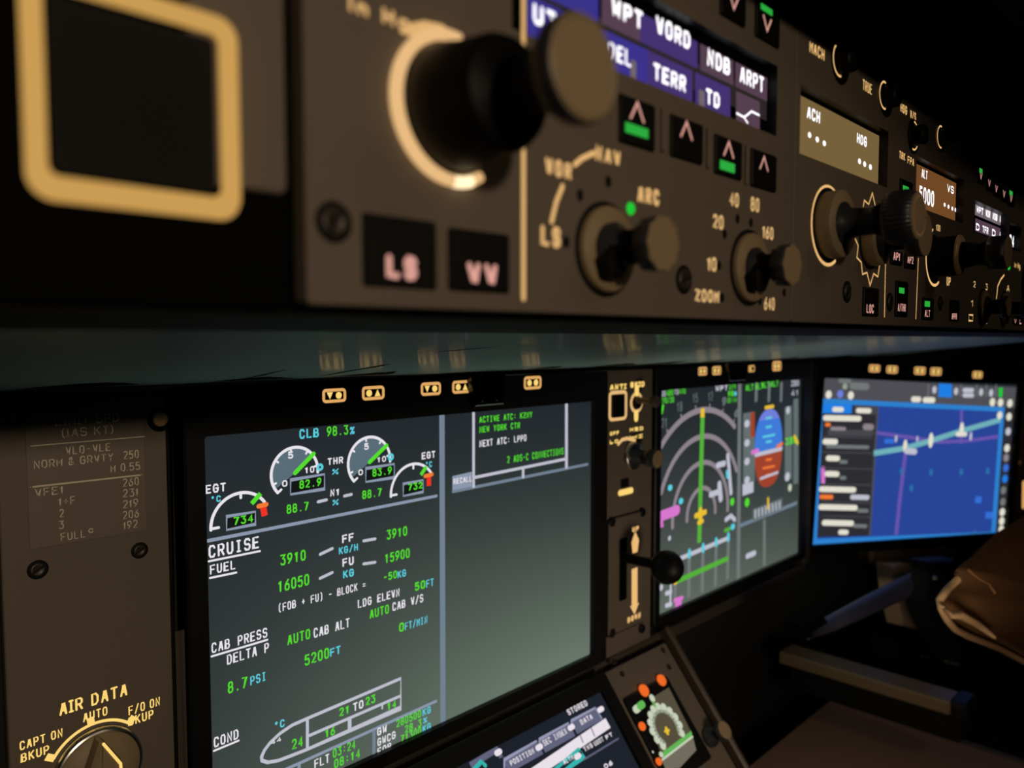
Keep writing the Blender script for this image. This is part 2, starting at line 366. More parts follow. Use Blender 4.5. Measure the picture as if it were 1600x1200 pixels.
def knob(t, c, skirt_r, body, cap, seg=40, skirt_h=0.002, skirt_m='knob_tan', body_m='knob_dark', cap_m='knob_dark', face_m='knob_tan', flutes=0, lobes=0.1, label=None, name='knob', ring=None):
    rm = (lambda a: 1 + lobes * math.cos(flutes * a)) if flutes else None
    o = t.part(name, MB().lathe(body, body_m, c, seg), None, label)
    if skirt_r: t.part('knob_skirt', MB().lathe([(skirt_r * 1.12, 0.0), (skirt_r * 1.12, 0.0003), (skirt_r * 1.03, 0.0003)], 'black_matte', c, seg).lathe([(skirt_r, 0.0002), (skirt_r, skirt_h - 0.0004), (skirt_r * 0.95, skirt_h), (skirt_r * 0.3, skirt_h)], skirt_m, c, seg), o)
    mb = MB().lathe(cap, cap_m, c, max(seg, flutes * 6), True, rm); r, z = cap[-1]
    mb.lathe([(r, z), (r * 0.985, z + 0.0002), (r * 0.9, z + 0.00028)], face_m, c, max(seg, flutes * 6), False, rm)
    if ring: mb.mb = 0; mb.stroke(arc(c, r * 0.82, 0, 360, 40), ring, z + 0.0004, 'sole_tan')
    t.part('knob_cap', mb, o); return o

# ------------------------------------------------------------------ the setting
def world_box(name, x0, x1, y0, y1, z0, z1, m):
    mb = MB(); mb.prism([(x0, y0), (x1, y0), (x1, y1), (x0, y1)], z0, z1, m); me = bpy.data.meshes.new(name); me.from_pydata(mb.v, [], mb.f); me.materials.append(MATS[m])
    o = bpy.data.objects.new(name, me); C.collection.objects.link(o); o['kind'] = 'structure'; return o
world_box('wall_front', -0.8, 2.2, 0.32, 0.34, -0.75, 0.8, 'floor_dark')
world_box('floor', -0.8, 2.2, -1.8, 0.32, -0.77, -0.75, 'floor_dark')
world_box('wall_right', 2.2, 2.22, -1.8, 0.34, -0.75, 0.8, 'floor_dark')
def obj_world(name, mb, parent=None, kind=None, label=None, cat=None):
    me = bpy.data.meshes.new(name); me.from_pydata(mb.v, [], mb.f)
    for k in mb.mats: me.materials.append(MATS[k])
    me.polygons.foreach_set('material_index', mb.m); me.polygons.foreach_set('use_smooth', mb.smooth); me.update()
    o = bpy.data.objects.new(name, me); C.collection.objects.link(o); o.parent = parent
    if kind: o['kind'] = kind
    if label: o['label'] = label
    if cat: o['category'] = cat
    return o
def profile_x(prof, x0, x1, m, n=1, wob=None):      # extrude a (y,z) outline along X
    mb = MB(); k = len(prof); vs = []
    for i in range(n + 1):
        x = x0 + (x1 - x0) * i / n; vs += [(x, y, z + (wob(x, y) if wob else 0)) for y, z in prof]
    fs = [(i * k + j, i * k + (j + 1) % k, (i + 1) * k + (j + 1) % k, (i + 1) * k + j) for i in range(n) for j in range(k)]
    fs += [tuple(range(k)), tuple(n * k + j for j in reversed(range(k)))]
    return mb.add(vs, fs, m)
gs = bpy.data.objects.new('glareshield', None); C.collection.objects.link(gs); gs.location = (0.3, 0.1, 0.06)
gs['label'] = 'black glareshield hood carrying the upper control panels over the displays'; gs['category'] = 'glareshield'
def gpart(name, mb):
    mb.v = [(x - 0.3, y - 0.1, z - 0.06) for x, y, z in mb.v]; return obj_world(name, mb, gs)
gpart('hood_body', profile_x([(0.006, 0.0046), (0.006, 0.1045), (-0.048, 0.1065), (-0.051, 0.113), (-0.02, 0.135), (0.26, 0.15), (0.26, -0.0205), (0.062, 0.0034), (0.03, 0.0036)], -0.45, 1.15, 'black_fabric'))
gpart('underside_lip', profile_x([(0.0045, 0.0042), (0.03, 0.0030), (0.06, 0.0022), (0.06, 0.0032), (0.0045, 0.0046)], -0.45, 1.15, 'black_matte'))
gpart('underside_cover', profile_x([(0.061, 0.0027), (0.10, -0.0018), (0.15, -0.0077), (0.20, -0.0136), (0.266, -0.0212), (0.266, -0.0206), (0.061, 0.0033)], -0.45, 1.15, 'under_gloss', 160,
      lambda x, y: 0.00022 * math.sin(x * 31 + y * 40) * math.sin(x * 13 + 1) + 0.00012 * math.sin(x * 83 + y * 90)))
# creases of the cover
def crease(pts, wd):
    mb = MB(); q = []
    for x, y in pts:
        d = P1.ray(x, y); o = Vector((0, 0.061, 0.0024)); nn = Vector((0, 0.116, 1)).normalized()
        t = (o - CAM).dot(nn) / d.dot(nn); p = CAM + d * t; q.append(p - nn * 0.0002)
    mb.tube(q, [wd * 0.2] + [wd] * (len(q) - 2) + [wd * 0.2], 'black_matte', 6, 0.25); gpart('cover_crease', mb)
crease([(500, 588), (540, 580), (590, 572), (610, 568)], 0.0009)
crease([(380, 591), (410, 586), (448, 577)], 0.0009)
crease([(672, 550), (720, 546), (780, 541)], 0.0007)

# ------------------------------------------------------------------ glareshield module 1: lit frame
zb = P1.uv(480, 470)[1] - 0.0006
uL = P1.uv(455, 300)[0]
t = Thing('warning_light_panel', 'dark panel at upper left holding a large square with a thick glowing amber frame', 'control panel', P1, 0.04, 0.03)
t.part('backplate', MB().prism(rrect(-0.05, zb - 0.001, uL, 0.103, 0.002), -0.004, -0.0016, 'black_fabric', 0.0004))
a = P1.uv(40, 290); b = P1.uv(455, 305)
t.part('faceplate', MB().prism(rrect(P1.uv(300, 300)[0], P1.uv(420, 300)[1], b[0] - 0.0006, 0.1, 0.0015), -0.0016, 0.0, 'panel_grey', 0.0004))
fo = (P1.uv(37, 250)[0], P1.uv(200, 328)[1], P1.uv(372, 200)[0], P1.uv(345, 28)[1])
fi = (P1.uv(74, 250)[0], P1.uv(200, 290)[1], P1.uv(343, 200)[0], P1.uv(336, 56)[1])
mb = MB(); N_ = 4
outer = rrect(*fo, 0.0034, 6); inner = rrect(*fi, 0.0014, 6); n = len(outer)
rings = [(0.0, 0.0002), (0.12, 0.0012), (0.3, 0.0017), (0.5, 0.0019), (0.7, 0.0017), (0.88, 0.0012), (1.0, 0.0002)]
vs = [(o[0] + (i[0] - o[0]) * f, o[1] + (i[1] - o[1]) * f, z) for f, z in rings for o, i in zip(outer, inner)]
fs = [(k * n + j, k * n + (j + 1) % n, (k + 1) * n + (j + 1) % n, (k + 1) * n + j) for k in range(len(rings) - 1) for j in range(n)]
mb.add(vs, fs, 'frame_light', True); t.part('light_frame', mb)
g = 0.0006
t.part('push_button', MB().prism(rrect(fi[0] + g, fi[1] + g, fi[2] - g, fi[3] - g, 0.001), -0.001, 0.0002, 'black_matte', 0.0002))

# ------------------------------------------------------------------ glareshield module 2: left display control panel
def lcdwin(fr, t, hole, face, draw, bg, depth=0.0035):
    # hole: (u0,v0,u1,v1) opening; the liquid crystal sits at the bottom of the recess
    g = 0.0001
    o = t.part('display_window', MB().prism([(hole[0] - g, hole[1] - g), (hole[2] + g, hole[1] - g), (hole[2] + g, hole[3] + g), (hole[0] - g, hole[3] + g)], -depth - 0.001, -depth, 'black_gloss'))
    k = Ink(fr, -depth + 0.00006)
    if bg: k.mb.flat(rrect(*face), -depth + 0.00004, bg)
    draw(k); t.part('display_print', k.mb, o)
uL2 = P1.uv(478, 300)[0]; uR2 = P1.uv(1241, 260)[0]
EDG = uR2
t = Thing('display_control_panel', 'grey panel with LS and VV buttons, ring lit black baro knob and range knobs', 'control panel', P1, 0.15, 0.01)
rd = -0.0035
hole = (P1.uv(800, 40)[0], P1.uv(1213, 213)[1], P1.uv(1214, 160)[0], P1.uv(1208, 100)[1])
t.part('faceplate', MB().prism(rrect(uL2, zb, uR2 - 0.0003, 0.104, 0.001, 3), -0.004, 0.0, 'panel_grey', 0.0003, [rrect(*hole)]))
def draw(k):
    k.R(820, -30, 1206, 26, 'lcd_gap')
    # upper row, then lower row; cells run along the panel
    y = lambda x, y0: k.fr.along(951, y0, x)
    for x0, x1, m in ((824, 935, 'lcd_blue'), (940, 1000, 'lcd_plum'), (1000, 1090, 'lcd_violet'), (1094, 1146, 'lcd_plum'), (1149, 1200, 'lcd_plum')):
        k.P([(x0, y(x0, -6)), (x1, y(x1, -6)), (x1, y(x1, 42)), (x0, y(x0, 42))], m)
    for x0, x1, m in ((824, 935, 'lcd_blue'), (938, 1012, 'lcd_blue'), (1012, 1082, 'lcd_violet'), (1086, 1141, 'lcd_violet'), (1150, 1187, 'lcd_plum')):
        k.P([(x0, y(x0, 50)), (x1, y(x1, 50)), (x1, y(x1, 112)), (x0, y(x0, 112))], m)
    k.P([(985, y(985, 78)), (994, y(994, 78)), (994, y(994, 106)), (985, y(985, 106))], 'lcd_grey')
    k.P([(1092, y(1092, 78)), (1101, y(1101, 78)), (1101, y(1101, 106)), (1092, y(1092, 106))], 'lcd_grey')
    W = 'lcd_white'; B = 0.09
    k.T('UTC', 833, 36, 888, 32, W, B); k.T('WPT', 956, 24, 1004, 30, W, B); k.T('VORD', 1025, 52, 1078, 29, W, B); k.T('NDB', 1105, 102, 1140, 28, W, B); k.T('ARPT', 1156, 128, 1193, 26, W, B)
    k.T('DEL', 951, 91, 986, 27, W, B); k.T('TERR', 1021, 124, 1071, 27, W, B); k.T('TD', 1103, 162, 1124, 25, W, B)
    k.L([(1151, 177), (1162, 183), (1167, 180), (1174, 174), (1186, 180)], 0.0006, W); k.L([(1162, 183), (1168, 192)], 0.0006, W)
lcdwin(P1, t, hole, hole, draw, None)
k = Ink(P1, 0.00008, t)
k.T('in Hg', 546, 17, 640, 26, 'legend_near', 0.085)
k.L([(640, 47), (665, 42), (690, 47), (708, 60), (724, 76), (740, 78), (755, 66)], 0.0022, 'legend_near')
k.L([(818, -60), (818, 466)], 0.0013, 'legend_near', True)
k.T('VOR', 852, 272, 893, 27, 'legend_near', 0.085); k.T('NAV', 930, 250, 969, 24, 'legend_near', 0.085); k.T('LS', 845, 384, 876, 33, 'legend_near', 0.085)
k.L([(898, 257), (910, 247), (928, 239)], 0.0013, 'legend_near'); k.L([(879, 291), (869, 316), (862, 346)], 0.0013, 'legend_near')
k.T('ARC', 996, 315, 1030, 26, 'legend_near', 0.085)
A_ = 'legend_warm'
k.T('40', 1140, 321, 1154, 22, A_, 0.06); k.T('80', 1173, 329, 1186, 22, A_, 0.06); k.T('160', 1192, 372, 1208, 20, A_, 0.06); k.T('20', 1114, 356, 1130, 22, A_, 0.06)
k.T('10', 1106, 423, 1119, 22, A_, 0.06); k.T('ZOOM', 1086, 471, 1123, 20, A_, 0.06); k.T('640', 1194, 484, 1210, 20, A_, 0.06)
t.part('marking', k.mb)
for x, y in ((950, 284), (906, 305), (884, 378), (1152, 342), (1173, 348), (1132, 366), (1123, 415), (1128, 465), (1187, 470), (1225, 457)):
    c = P1.uv(x, y); t.part('index_mark', MB().prism([(c[0] + 0.0011 * math.cos(i * PI / 6), c[1] + 0.0014 * math.sin(i * PI / 6)) for i in range(12)], 0, 0.0002, 'black_matte'))
for x, y, r in ((985, 326, 0.0016), (1188, 381, 0.0014)):
    c = P1.uv(x, y); t.part('indicator_light', MB().lathe([(r, 0), (r * 0.9, 0.0004), (r * 0.4, 0.0007)], 'green_dot', c, 16))
c = P1.uv(683, 88); t.part('index_dot', MB().lathe([(0.0017, 0.0), (0.0015, 0.0008), (0.0006, 0.0013)], 'legend_near', c, 18))
# baro knob with its glowing ring
def baro(t, c, ring_m='ring_light', tip=True):
    mb = MB(); r = 0.0137; P = [(c[0] + r * math.cos(math.radians(a)), c[1] + r * math.sin(math.radians(a)), 0.0008) for a in range(84, 306, 6)]
    mb.tube(P, [0.0011 + 0.0002 * math.sin(PI * i / (len(P) - 1)) for i in range(len(P))], ring_m, 12)
    if tip: t.part('light_ring', mb)
    if tip: t.part('light_ring_lens', MB().tube([(c[0] + 0.0138 * math.cos(math.radians(a)), c[1] + 0.0138 * math.sin(math.radians(a)), 0.0010) for a in range(268, 290, 4)], 0.00118, 'ring_light_tip', 10), None, 'brighter end of the ring light')
    o = t.part('knob', MB().lathe([(0.0118, 0.0), (0.0118, 0.004), (0.0112, 0.006), (0.0105, 0.0145), (0.0096, 0.0165), (0.0045, 0.017), (0.0042, 0.022), (0.0050, 0.0255)], 'knob_black', c, 48))
    mb = MB().lathe([(0.0045, 0.021), (0.0054, 0.0245), (0.0070, 0.0275), (0.0088, 0.0300), (0.0090, 0.0326), (0.0086, 0.0334)], 'knob_dark', c, 48)
    mb.lathe([(0.0086, 0.0334), (0.0080, 0.0338), (0.0074, 0.0336)], 'knob_tan', c, 48, False); t.part('knob_cap', mb, o)
baro(t, (0.0996, 0.0445))
knob(t, (0.1483, 0.0217), 0.0102, [(0.0062, 0.001), (0.0062, 0.0035), (0.0042, 0.0045), (0.0040, 0.0125)], [(0.0040, 0.0115), (0.0060, 0.0122), (0.0062, 0.0164)], flutes=10, lobes=0.035)
knob(t, (0.2196, 0.0220), 0.0104, [(0.0060, 0.001), (0.0060, 0.003), (0.0038, 0.004), (0.0037, 0.010)], [(0.0037, 0.009), (0.0058, 0.0095), (0.0059, 0.0138)], flutes=8, lobes=0.045)
# grip bar on each skirt
for (cx, cy) in ((0.1483, 0.0217), (0.2196, 0.0220)):
    a = math.radians(-125); ca, sa = math.cos(a), math.sin(a); L = 0.0088; h = 0.0036
    t.part('knob_pointer', MB().prism([(cx + ca * p - sa * q, cy + sa * p + ca * q) for p, q in ((-L * 0.3, -h), (L * 0.75, -h), (L, 0), (L * 0.75, h), (-L * 0.3, h))], 0.0019, 0.0065, 'knob_black', 0.0008))
screw(t, P1, 521, 347, 29, 60); screw(t, P1, 1068, 437, 20, 20)
button(t, P1, 567, 334, 679, 445, lambda k: k.T('LS', 604, 435, 652, 38, 'pink', 0.10), mat='button_black')
button(t, P1, 701, 357, 793, 452, lambda k: k.T('VV', 730, 443, 777, 34, 'pink', 0.10), mat='button_black')
def bl(cx, cy, bar, w_=0.0007, h_=12, s_=1):
    def f(k):
        chev(k, cx, cy, 10, h_, s_ > 0, w_)
        if bar: k.R(bar[0], bar[1], bar[2], bar[3], 'green_bar', 0.0002)
    return f
button(t, P1, 967, 147, 1021, 221, bl(996, 174, (977, 190, 1013, 206)))
button(t, P1, 1047, 179, 1096, 243, bl(1073, 203, None, 0.0007, 11))
button(t, P1, 1116, 210, 1157, 270, bl(1139, 233, (1125, 249, 1148, 264), 0.0007, 10))
button(t, P1, 1173, 232, 1211, 290, bl(1194, 255, None, 0.0006, 9))
for x, y0, y1 in ((1034, 170, 238), (1105, 200, 264), (1165, 228, 289)):
    a = P1.uv(x, y0); b = P1.uv(x, y1); t.part('divider_rib', MB().prism(rrect(a[0] - 0.0007, b[1], a[0] + 0.0007, a[1], 0.0003, 2), 0, 0.0010, 'panel_grey', 0.0003))
button(t, P1, 1125, -34, 1163, 22, bl(1147, 4, None, 0.0007, 9, -1))
button(t, P1, 1180, -2, 1216, 56, bl(1199, 38, (1189, 4, 1207, 14), 0.0007, 9, -1))

# ------------------------------------------------------------------ glareshield module 3: autoflight panel
uR3 = P1.uv(1516, 300)[0]
t = Thing('autoflight_control_panel', 'middle panel with amber readouts, a knurled knob and a star outlined knob', 'control panel', P1, 0.32, 0.01)
h1 = (P1.uv(1250, 200)[0], P1.uv(1388, 294)[1], P1.uv(1388, 225)[0], P1.uv(1300, 158)[1])
h2 = (P1.uv(1431, 300)[0], P1.uv(1506, 350)[1], P1.uv(1506, 300)[0], P1.uv(1438, 246)[1])
t.part('faceplate', MB().prism(rrect(uR2 + 0.0003, zb, uR3 - 0.0004, 0.104, 0.001, 3), -0.004, 0.0, 'panel_grey', 0.0003, [rrect(*h1), rrect(*h2)]))
W = 'lcd_white'
def draw(k):
    k.T('ACH', 1261, 184, 1281, 19, W, 0.04); k.T('HDG', 1339, 223, 1354, 16, W, 0.04)
    for x, y in ((1265, 211), (1277, 218), (1288, 224), (1343, 252), (1351, 256.5), (1360, 261)): k.DOT(x, y, 4.4, W, 1.35)
def draw2(k):
    k.T('ALT', 1440, 277, 1449, 14, W, 0.04); k.T('5000', 1436, 315, 1459, 26, W, 0.03); k.T('VS', 1480, 299, 1490, 12, W, 0.04)
    for x, y in ((1476, 320), (1482, 323), (1488, 326), (1493, 328)): k.DOT(x, y, 3.2, W, 1.5)
lcdwin(P1, t, h1, (h1[0] + 0.0002, h1[1], h1[2] - 0.0006, h1[3] - 0.0012), draw, 'lcd_amber'); lcdwin(P1, t, h2, (h2[0], h2[1], h2[2] - 0.0006, h2[3] - 0.0012), draw2, 'lcd_rust')
k = Ink(P1, 0.00008, t); Y = 'legend_amber'
k.T('MACH', 1265, 81, 1288, 18, Y, 0.035); k.T('TRUE', 1348, 140, 1362, 17, Y, 0.035); k.T('HDG', 1407, 174, 1417, 14, Y, 0.035); k.T('V/S', 1422, 184, 1431, 13, Y, 0.035)
k.T('TRK', 1405, 247, 1414, 12, Y, 0.035); k.T('FPA', 1418, 255, 1428, 12, Y, 0.035); k.T('D', 1317, 117, 1323, 12, Y, 0.035); k.T('G', 1386, 166, 1391, 10, Y, 0.035); k.T('EF', 1471, 229, 1477, 10, Y, 0.035)
k = Ink(P1, 0.0003, t); k.A(1312, 94, 25, 80, 285, 0.0008, Y); k.A(1382, 149, 21, 80, 285, 0.0008, Y); k.A(1428, 212, 22, -100, 88, 0.0008, Y); k.A(1470, 214, 17, 80, 285, 0.0008, Y)
k = Ink(P1, 0.00008, t); k.A(1294, 353, 61, 60, 300, 0.0012, Y); k.A(1461, 402, 44, 110, 300, 0.0013, Y)
c0 = P1.uv(1361, 374); sp_ = []
for i in range(24):
    a = math.radians(15 * i); r = 0.0182 if i % 6 == 0 else (0.0165 if i % 2 == 0 else 0.0138); sp_.append((c0[0] + r * math.cos(a + PI / 2), c0[1] + r * math.sin(a + PI / 2)))
k.mb.stroke(sp_, 0.0006, k.zz(), Y, True)
k.L([(1384, 395), (1382, 495)], 0.0006, Y); k.L([(1435, 404), (1431, 498)], 0.0006, Y)
k.T('100', 1463, 360, 1469, 10, A_, 0.02); k.T('UP', 1479, 446, 1485, 14, Y, 0.035)
t.part('marking', k.mb)
for x, y, r in ((1313, 96, 0.0048), (1384, 152, 0.0046), (1427, 213, 0.0044), (1471, 215, 0.0040)):
    c = P1.uv(x, y); t.part('round_button', MB().lathe([(r * 1.7, 0.0), (r * 1.7, 0.00022)], 'black_matte', c, 28).lathe([(r, 0.0), (r, 0.0042), (r * 0.9, 0.005)], 'knob_black', c, 28))
knob(t, (0.2775, 0.0410), 0.0118, [(0.0075, 0.001), (0.0075, 0.0064), (0.0052, 0.0072), (0.0048, 0.016), (0.0062, 0.020)], [(0.0058, 0.0195), (0.0082, 0.0205), (0.0090, 0.0225), (0.0090, 0.0270), (0.0078, 0.0300)], flutes=36, lobes=0.012, skirt_h=0.0058, ring=0.0006, label='knurled knob with a pale ring on its face')
knob(t, (0.3186, 0.0397), 0.0106, [(0.0080, 0.001), (0.0080, 0.006), (0.0050, 0.008), (0.0050, 0.014)], [(0.0050, 0.0135), (0.0080, 0.0145), (0.0082, 0.0200)], skirt_h=0.005)
knob(t, (0.3996, 0.0388), 0.0, [(0.0105, 0.0), (0.0092, 0.001), (0.0092, 0.0105), (0.0086, 0.0112), (0.0062, 0.0114), (0.0060, 0.0135), (0.0048, 0.019), (0.0058, 0.0225)], [(0.0058, 0.0222), (0.0074, 0.0228), (0.0072, 0.0300)], flutes=7, lobes=0.03, body_m='knob_black', label='black knob with waisted neck')
t.part('knob_collar', MB().lathe([(0.0093, 0.0106), (0.0095, 0.0112), (0.0075, 0.0118), (0.0062, 0.0119)], 'sole_tan', (0.3996, 0.0388), 36))
screw(t, P1, 1323, 456, 15, 40); screw(t, P1, 1390, 472, 13, 70); screw(t, P1, 1469, 474, 10, 0)
button(t, P1, 1348, 449, 1371, 493, lambda k: k.T('LOC', 1354, 489, 1365, 14, 'pink', 0.03))
button(t, P1, 1391, 391, 1408, 412, lambda k: k.T('AP1', 1396, 406, 1406, 13, 'pink', 0.03))
button(t, P1, 1413, 396, 1429, 418, lambda k: k.T('AP2', 1418, 411, 1427, 12, 'pink', 0.03))
button(t, P1, 1399, 439, 1417, 494, lambda k: (k.R(1405, 449, 1413, 458, 'green_bar'), k.T('A/THR', 1403, 486, 1415, 12, 'pink', 0.02)))
button(t, P1, 1406, 279, 1424, 302, lambda k: k.R(1411, 289, 1420, 299, 'green_bar'))
button(t, P1, 1441, 465, 1457, 499, lambda k: (k.R(1445, 470, 1453, 479, 'green_bar'), k.T('ALT', 1445, 495, 1453, 11, 'pink', 0.02)))
button(t, P1, 1484, 469, 1497, 501, lambda k: k.T('APPR', 1487, 499, 1495, 10, 'pink', 0.02))

# ------------------------------------------------------------------ glareshield module 4: right display control panel
t = Thing('display_control_panel', 'far right panel with purple readout cells and a second black baro knob at frame edge', 'control panel', P1, 0.52, 0.01)
h3 = (P1.uv(1522, 330)[0], P1.uv(1522, 362)[1], P1.uv(1574, 345)[0], P1.uv(1523, 312)[1]); h4 = (P1.uv(1577, 370)[0], P1.uv(1577, 388)[1], P1.uv(1596, 360)[0], P1.uv(1577, 347)[1])
t.part('faceplate', MB().prism(rrect(uR3 + 0.0004, zb, 0.66, 0.104, 0.001, 3), -0.004, 0.0, 'panel_grey', 0.0003, [rrect(*h3), rrect(*h4)]))
def draw(k):
    for i, (x0, x1) in enumerate(((1524, 1537), (1538, 1548), (1549, 1559), (1560, 1569))):
        k.R(x0, k.fr.along(1524, 316, x0), x1, k.fr.along(1524, 336, x0), 'lcd_grey'); k.T(('WPT', 'VOR', 'NDB', 'ARPT')[i], x0 + 2, k.fr.along(1524, 332, x0), x1 - 1, 11, W, 0.05)
    k.R(1524, 341, 1569, 361, 'lcd_plum')
    for i, (x0, x1) in enumerate(((1525, 1530), (1535, 1544), (1550, 1555), (1562, 1567))): k.T(('D', 'TFR', 'D', 'K')[i], x0, k.fr.along(1524, 359, x0), x1, 11, W, 0.05)
lcdwin(P1, t, h3, h3, draw, None)
lcdwin(P1, t, h4, h4, lambda k: k.T('24', 1577, 384, 1584, 18, W, 0.04), None)
k = Ink(P1, 0.00008, t)
k.T('2', 1521, 449, 1524, 10, A_, 0.02); k.T('3', 1540, 453, 1543, 10, A_, 0.02); k.T('1', 1518, 479, 1521, 10, A_, 0.02); k.RO(1514, 492, 1520, 501, 0.0006, A_); k.T('K', 1538, 506, 1542, 10, A_, 0.02)
k.L([(1557, 466), (1559, 447), (1564, 436), (1569, 430)], 0.0012, 'legend_amber'); k.T('A', 1573, 455, 1577, 10, A_, 0.02); k.T('in Hg', 1585, 418, 1594, 9, 'legend_amber', 0.03)
t.part('marking', k.mb)
for i, (x, y) in enumerate(((1533, 275), (1546, 286), (1557, 295), (1569, 303), (1580, 310))):
    button(t, P1, x - 5, y - (20 if i in (0, 4) else 9), x + 4, y + 10, bl(x, y, (x - 2.5, y - 13, x + 2, y - 6) if i in (0, 4) else None, 0.0007, 4, -1))
knob(t, (0.4877, 0.0179), 0.0092, [(0.0060, 0.001), (0.0060, 0.003), (0.0038, 0.004), (0.0037, 0.009)], [(0.0037, 0.0085), (0.0056, 0.009), (0.0056, 0.0125)], flutes=8, lobes=0.045)
knob(t, (0.535, 0.0185), 0.0095, [(0.0060, 0.001), (0.0060, 0.003), (0.0038, 0.004), (0.0037, 0.009)], [(0.0037, 0.0085), (0.0056, 0.009), (0.0056, 0.0125)], flutes=10, lobes=0.035)
baro(t, (0.590, 0.038), 'ring_light', False)
button(t, P1, 1583, 494, 1590, 507, lambda k: k.T('V', 1585, 505, 1588, 7, 'pink', 0.04)); button(t, P1, 1591, 494, 1597, 508, lambda k: k.T('L', 1593, 506, 1596, 7, 'pink', 0.04))
c = P1.uv(1576, 418); t.part('indicator_light', MB().lathe([(0.0016, 0), (0.0012, 0.0006)], 'green_dot', c, 14))

# ------------------------------------------------------------------ main panel: left placard panel
vt = P2.uv(480, 598)[1]
t = Thing('instrument_panel', 'tall grey panel left of the displays with speed limit placard and AIR DATA selector', 'control panel', P2, 0.11, -0.12)
uA = P2.uv(3, 900)[0]; uB = P2.uv(263, 800)[0]
t.part('faceplate', MB().prism(rrect(uA, -0.25, uB, vt, 0.0015), -0.004, 0.0, 'panel_grey', 0.0005))
q = bb(P2, [(42, 690), (227, 668), (42, 857), (227, 835)])
t.part('speed_placard', MB().prism(rrect(P2.uv(42, 750)[0], P2.uv(100, 850)[1], P2.uv(227, 750)[0], P2.uv(100, 645)[1], 0.0015), 0.0, 0.0005, 'placard_grey', 0.0002))
k = Ink(P2, 0.00055, t); G_ = 'ink_grey'; B = 0.004
k.T('LIMIT SPD', 86, 666, 186, 14, G_, B); k.T('(IAS KT)', 97, 684, 177, 14, G_, B); k.L([(48, 697), (226, 682)], 0.0005, G_)
k.T('VLO-VLE', 103, 711, 173, 13, G_, B); k.T('NORM & GRVTY', 53, 733, 177, 13, G_, B); k.T('250', 193, 718, 217, 13, G_, B); k.T('M 0.55', 173, 739, 219, 13, G_, B)
k.L([(49, 761), (221, 742)], 0.0008, G_)
k.T('VFE1', 55, 777, 99, 13, G_, B); k.T('260', 192, 761, 217, 13, G_, B); k.T('231', 192, 778, 216, 13, G_, B); k.T('219', 192, 795, 216, 13, G_, B); k.T('206', 192, 812, 217, 13, G_, B); k.T('192', 193, 828, 215, 13, G_, B)
k.T('1+F', 92, 791, 118, 13, G_, B); k.T('2', 93, 809, 100, 13, G_, B); k.T('3', 92, 827, 100, 13, G_, B); k.T('FULL', 95, 846, 134, 13, G_, B); k.A(142, 829, 3, 0, 360, 0.0005, G_, 12)
t.part('marking', k.mb)
k = Ink(P2, 0.00008, t); Y2 = 'legend_yellow'
k.T('AIR DATA', 93, 1119, 199, 20, Y2, 0.022); k.T('AUTO', 130, 1129, 168, 14, Y2, 0.02); k.T('F/O ON', 201, 1118, 250, 14, Y2, 0.02); k.T('BKUP', 201, 1135, 240, 14, Y2, 0.02)
k.T('CAPT ON', 31, 1173, 98, 14, Y2, 0.02); k.T('BKUP', 33, 1192, 77, 14, Y2, 0.02)
cc = P2.uv(153, 1198); rA = 0.0216
k.mb.stroke(arc(cc, rA, 48, 148, 30), 0.0014, k.zz(), Y2)
for a in (48, 96, 148):
    a = math.radians(a); k.mb.stroke([(cc[0] + (rA - 0.0005) * math.cos(a), cc[1] + (rA - 0.0005) * math.sin(a)), (cc[0] + (rA + 0.0036) * math.cos(a), cc[1] + (rA + 0.0036) * math.sin(a))], 0.0032, k.zz(), Y2, False, False)
t.part('marking', k.mb)
o = t.part('selector_knob', MB().lathe([(0.0195, 0.0), (0.0195, 0.003), (0.0185, 0.004)], 'steel', cc, 48))
t.part('knob_dial', MB().lathe([(0.0180, 0.0035), (0.0172, 0.0052), (0.005, 0.0056)], 'knob_tan', cc, 48), o)
a = math.radians(96); ca, sa = math.cos(a), math.sin(a)
gp = [(-0.017, -0.006), (0.004, -0.0075), (0.0175, -0.0008), (0.0175, 0.0008), (0.004, 0.0075), (-0.017, 0.006)]
t.part('knob_grip', MB().prism([(cc[0] + ca * p - sa * q_, cc[1] + sa * p + ca * q_) for p, q_ in gp], 0.005, 0.0135, 'knob_tan', 0.0015), o)
t.part('knob_pointer', MB().stroke([(cc[0] + ca * p - sa * q_, cc[1] + sa * p + ca * q_) for p, q_ in ((0.017, -0.0004), (0.004, -0.0062), (-0.015, -0.005))], 0.0013, 0.0138, Y2), o)
screw(t, P2, 59, 890, 13, 30); screw(t, P2, 218, 860, 11, 30)
c = P2.uv(250, 655); t.part('screw', MB().lathe([(0.0062, 0), (0.0060, 0.0004)], 'black_matte', c, 24).lathe([(0.0036, 0.0004), (0.0034, 0.0014), (0.002, 0.0018)], 'sole_tan', c, 24), None, 'round tan screw head')
# backing column between placard panel and first display
mb = MB().prism(rrect(uB + 0.001, -0.27, P2.uv(283, 800)[0], vt, 0.001), -0.006, -0.002, 'black_matte')
mb.prism(rrect(P2.uv(270, 800)[0], -0.26, P2.uv(279, 800)[0], vt - 0.01, 0.0015), -0.002, 0.001, 'panel_dark', 0.0008)
t.part('side_channel', mb)

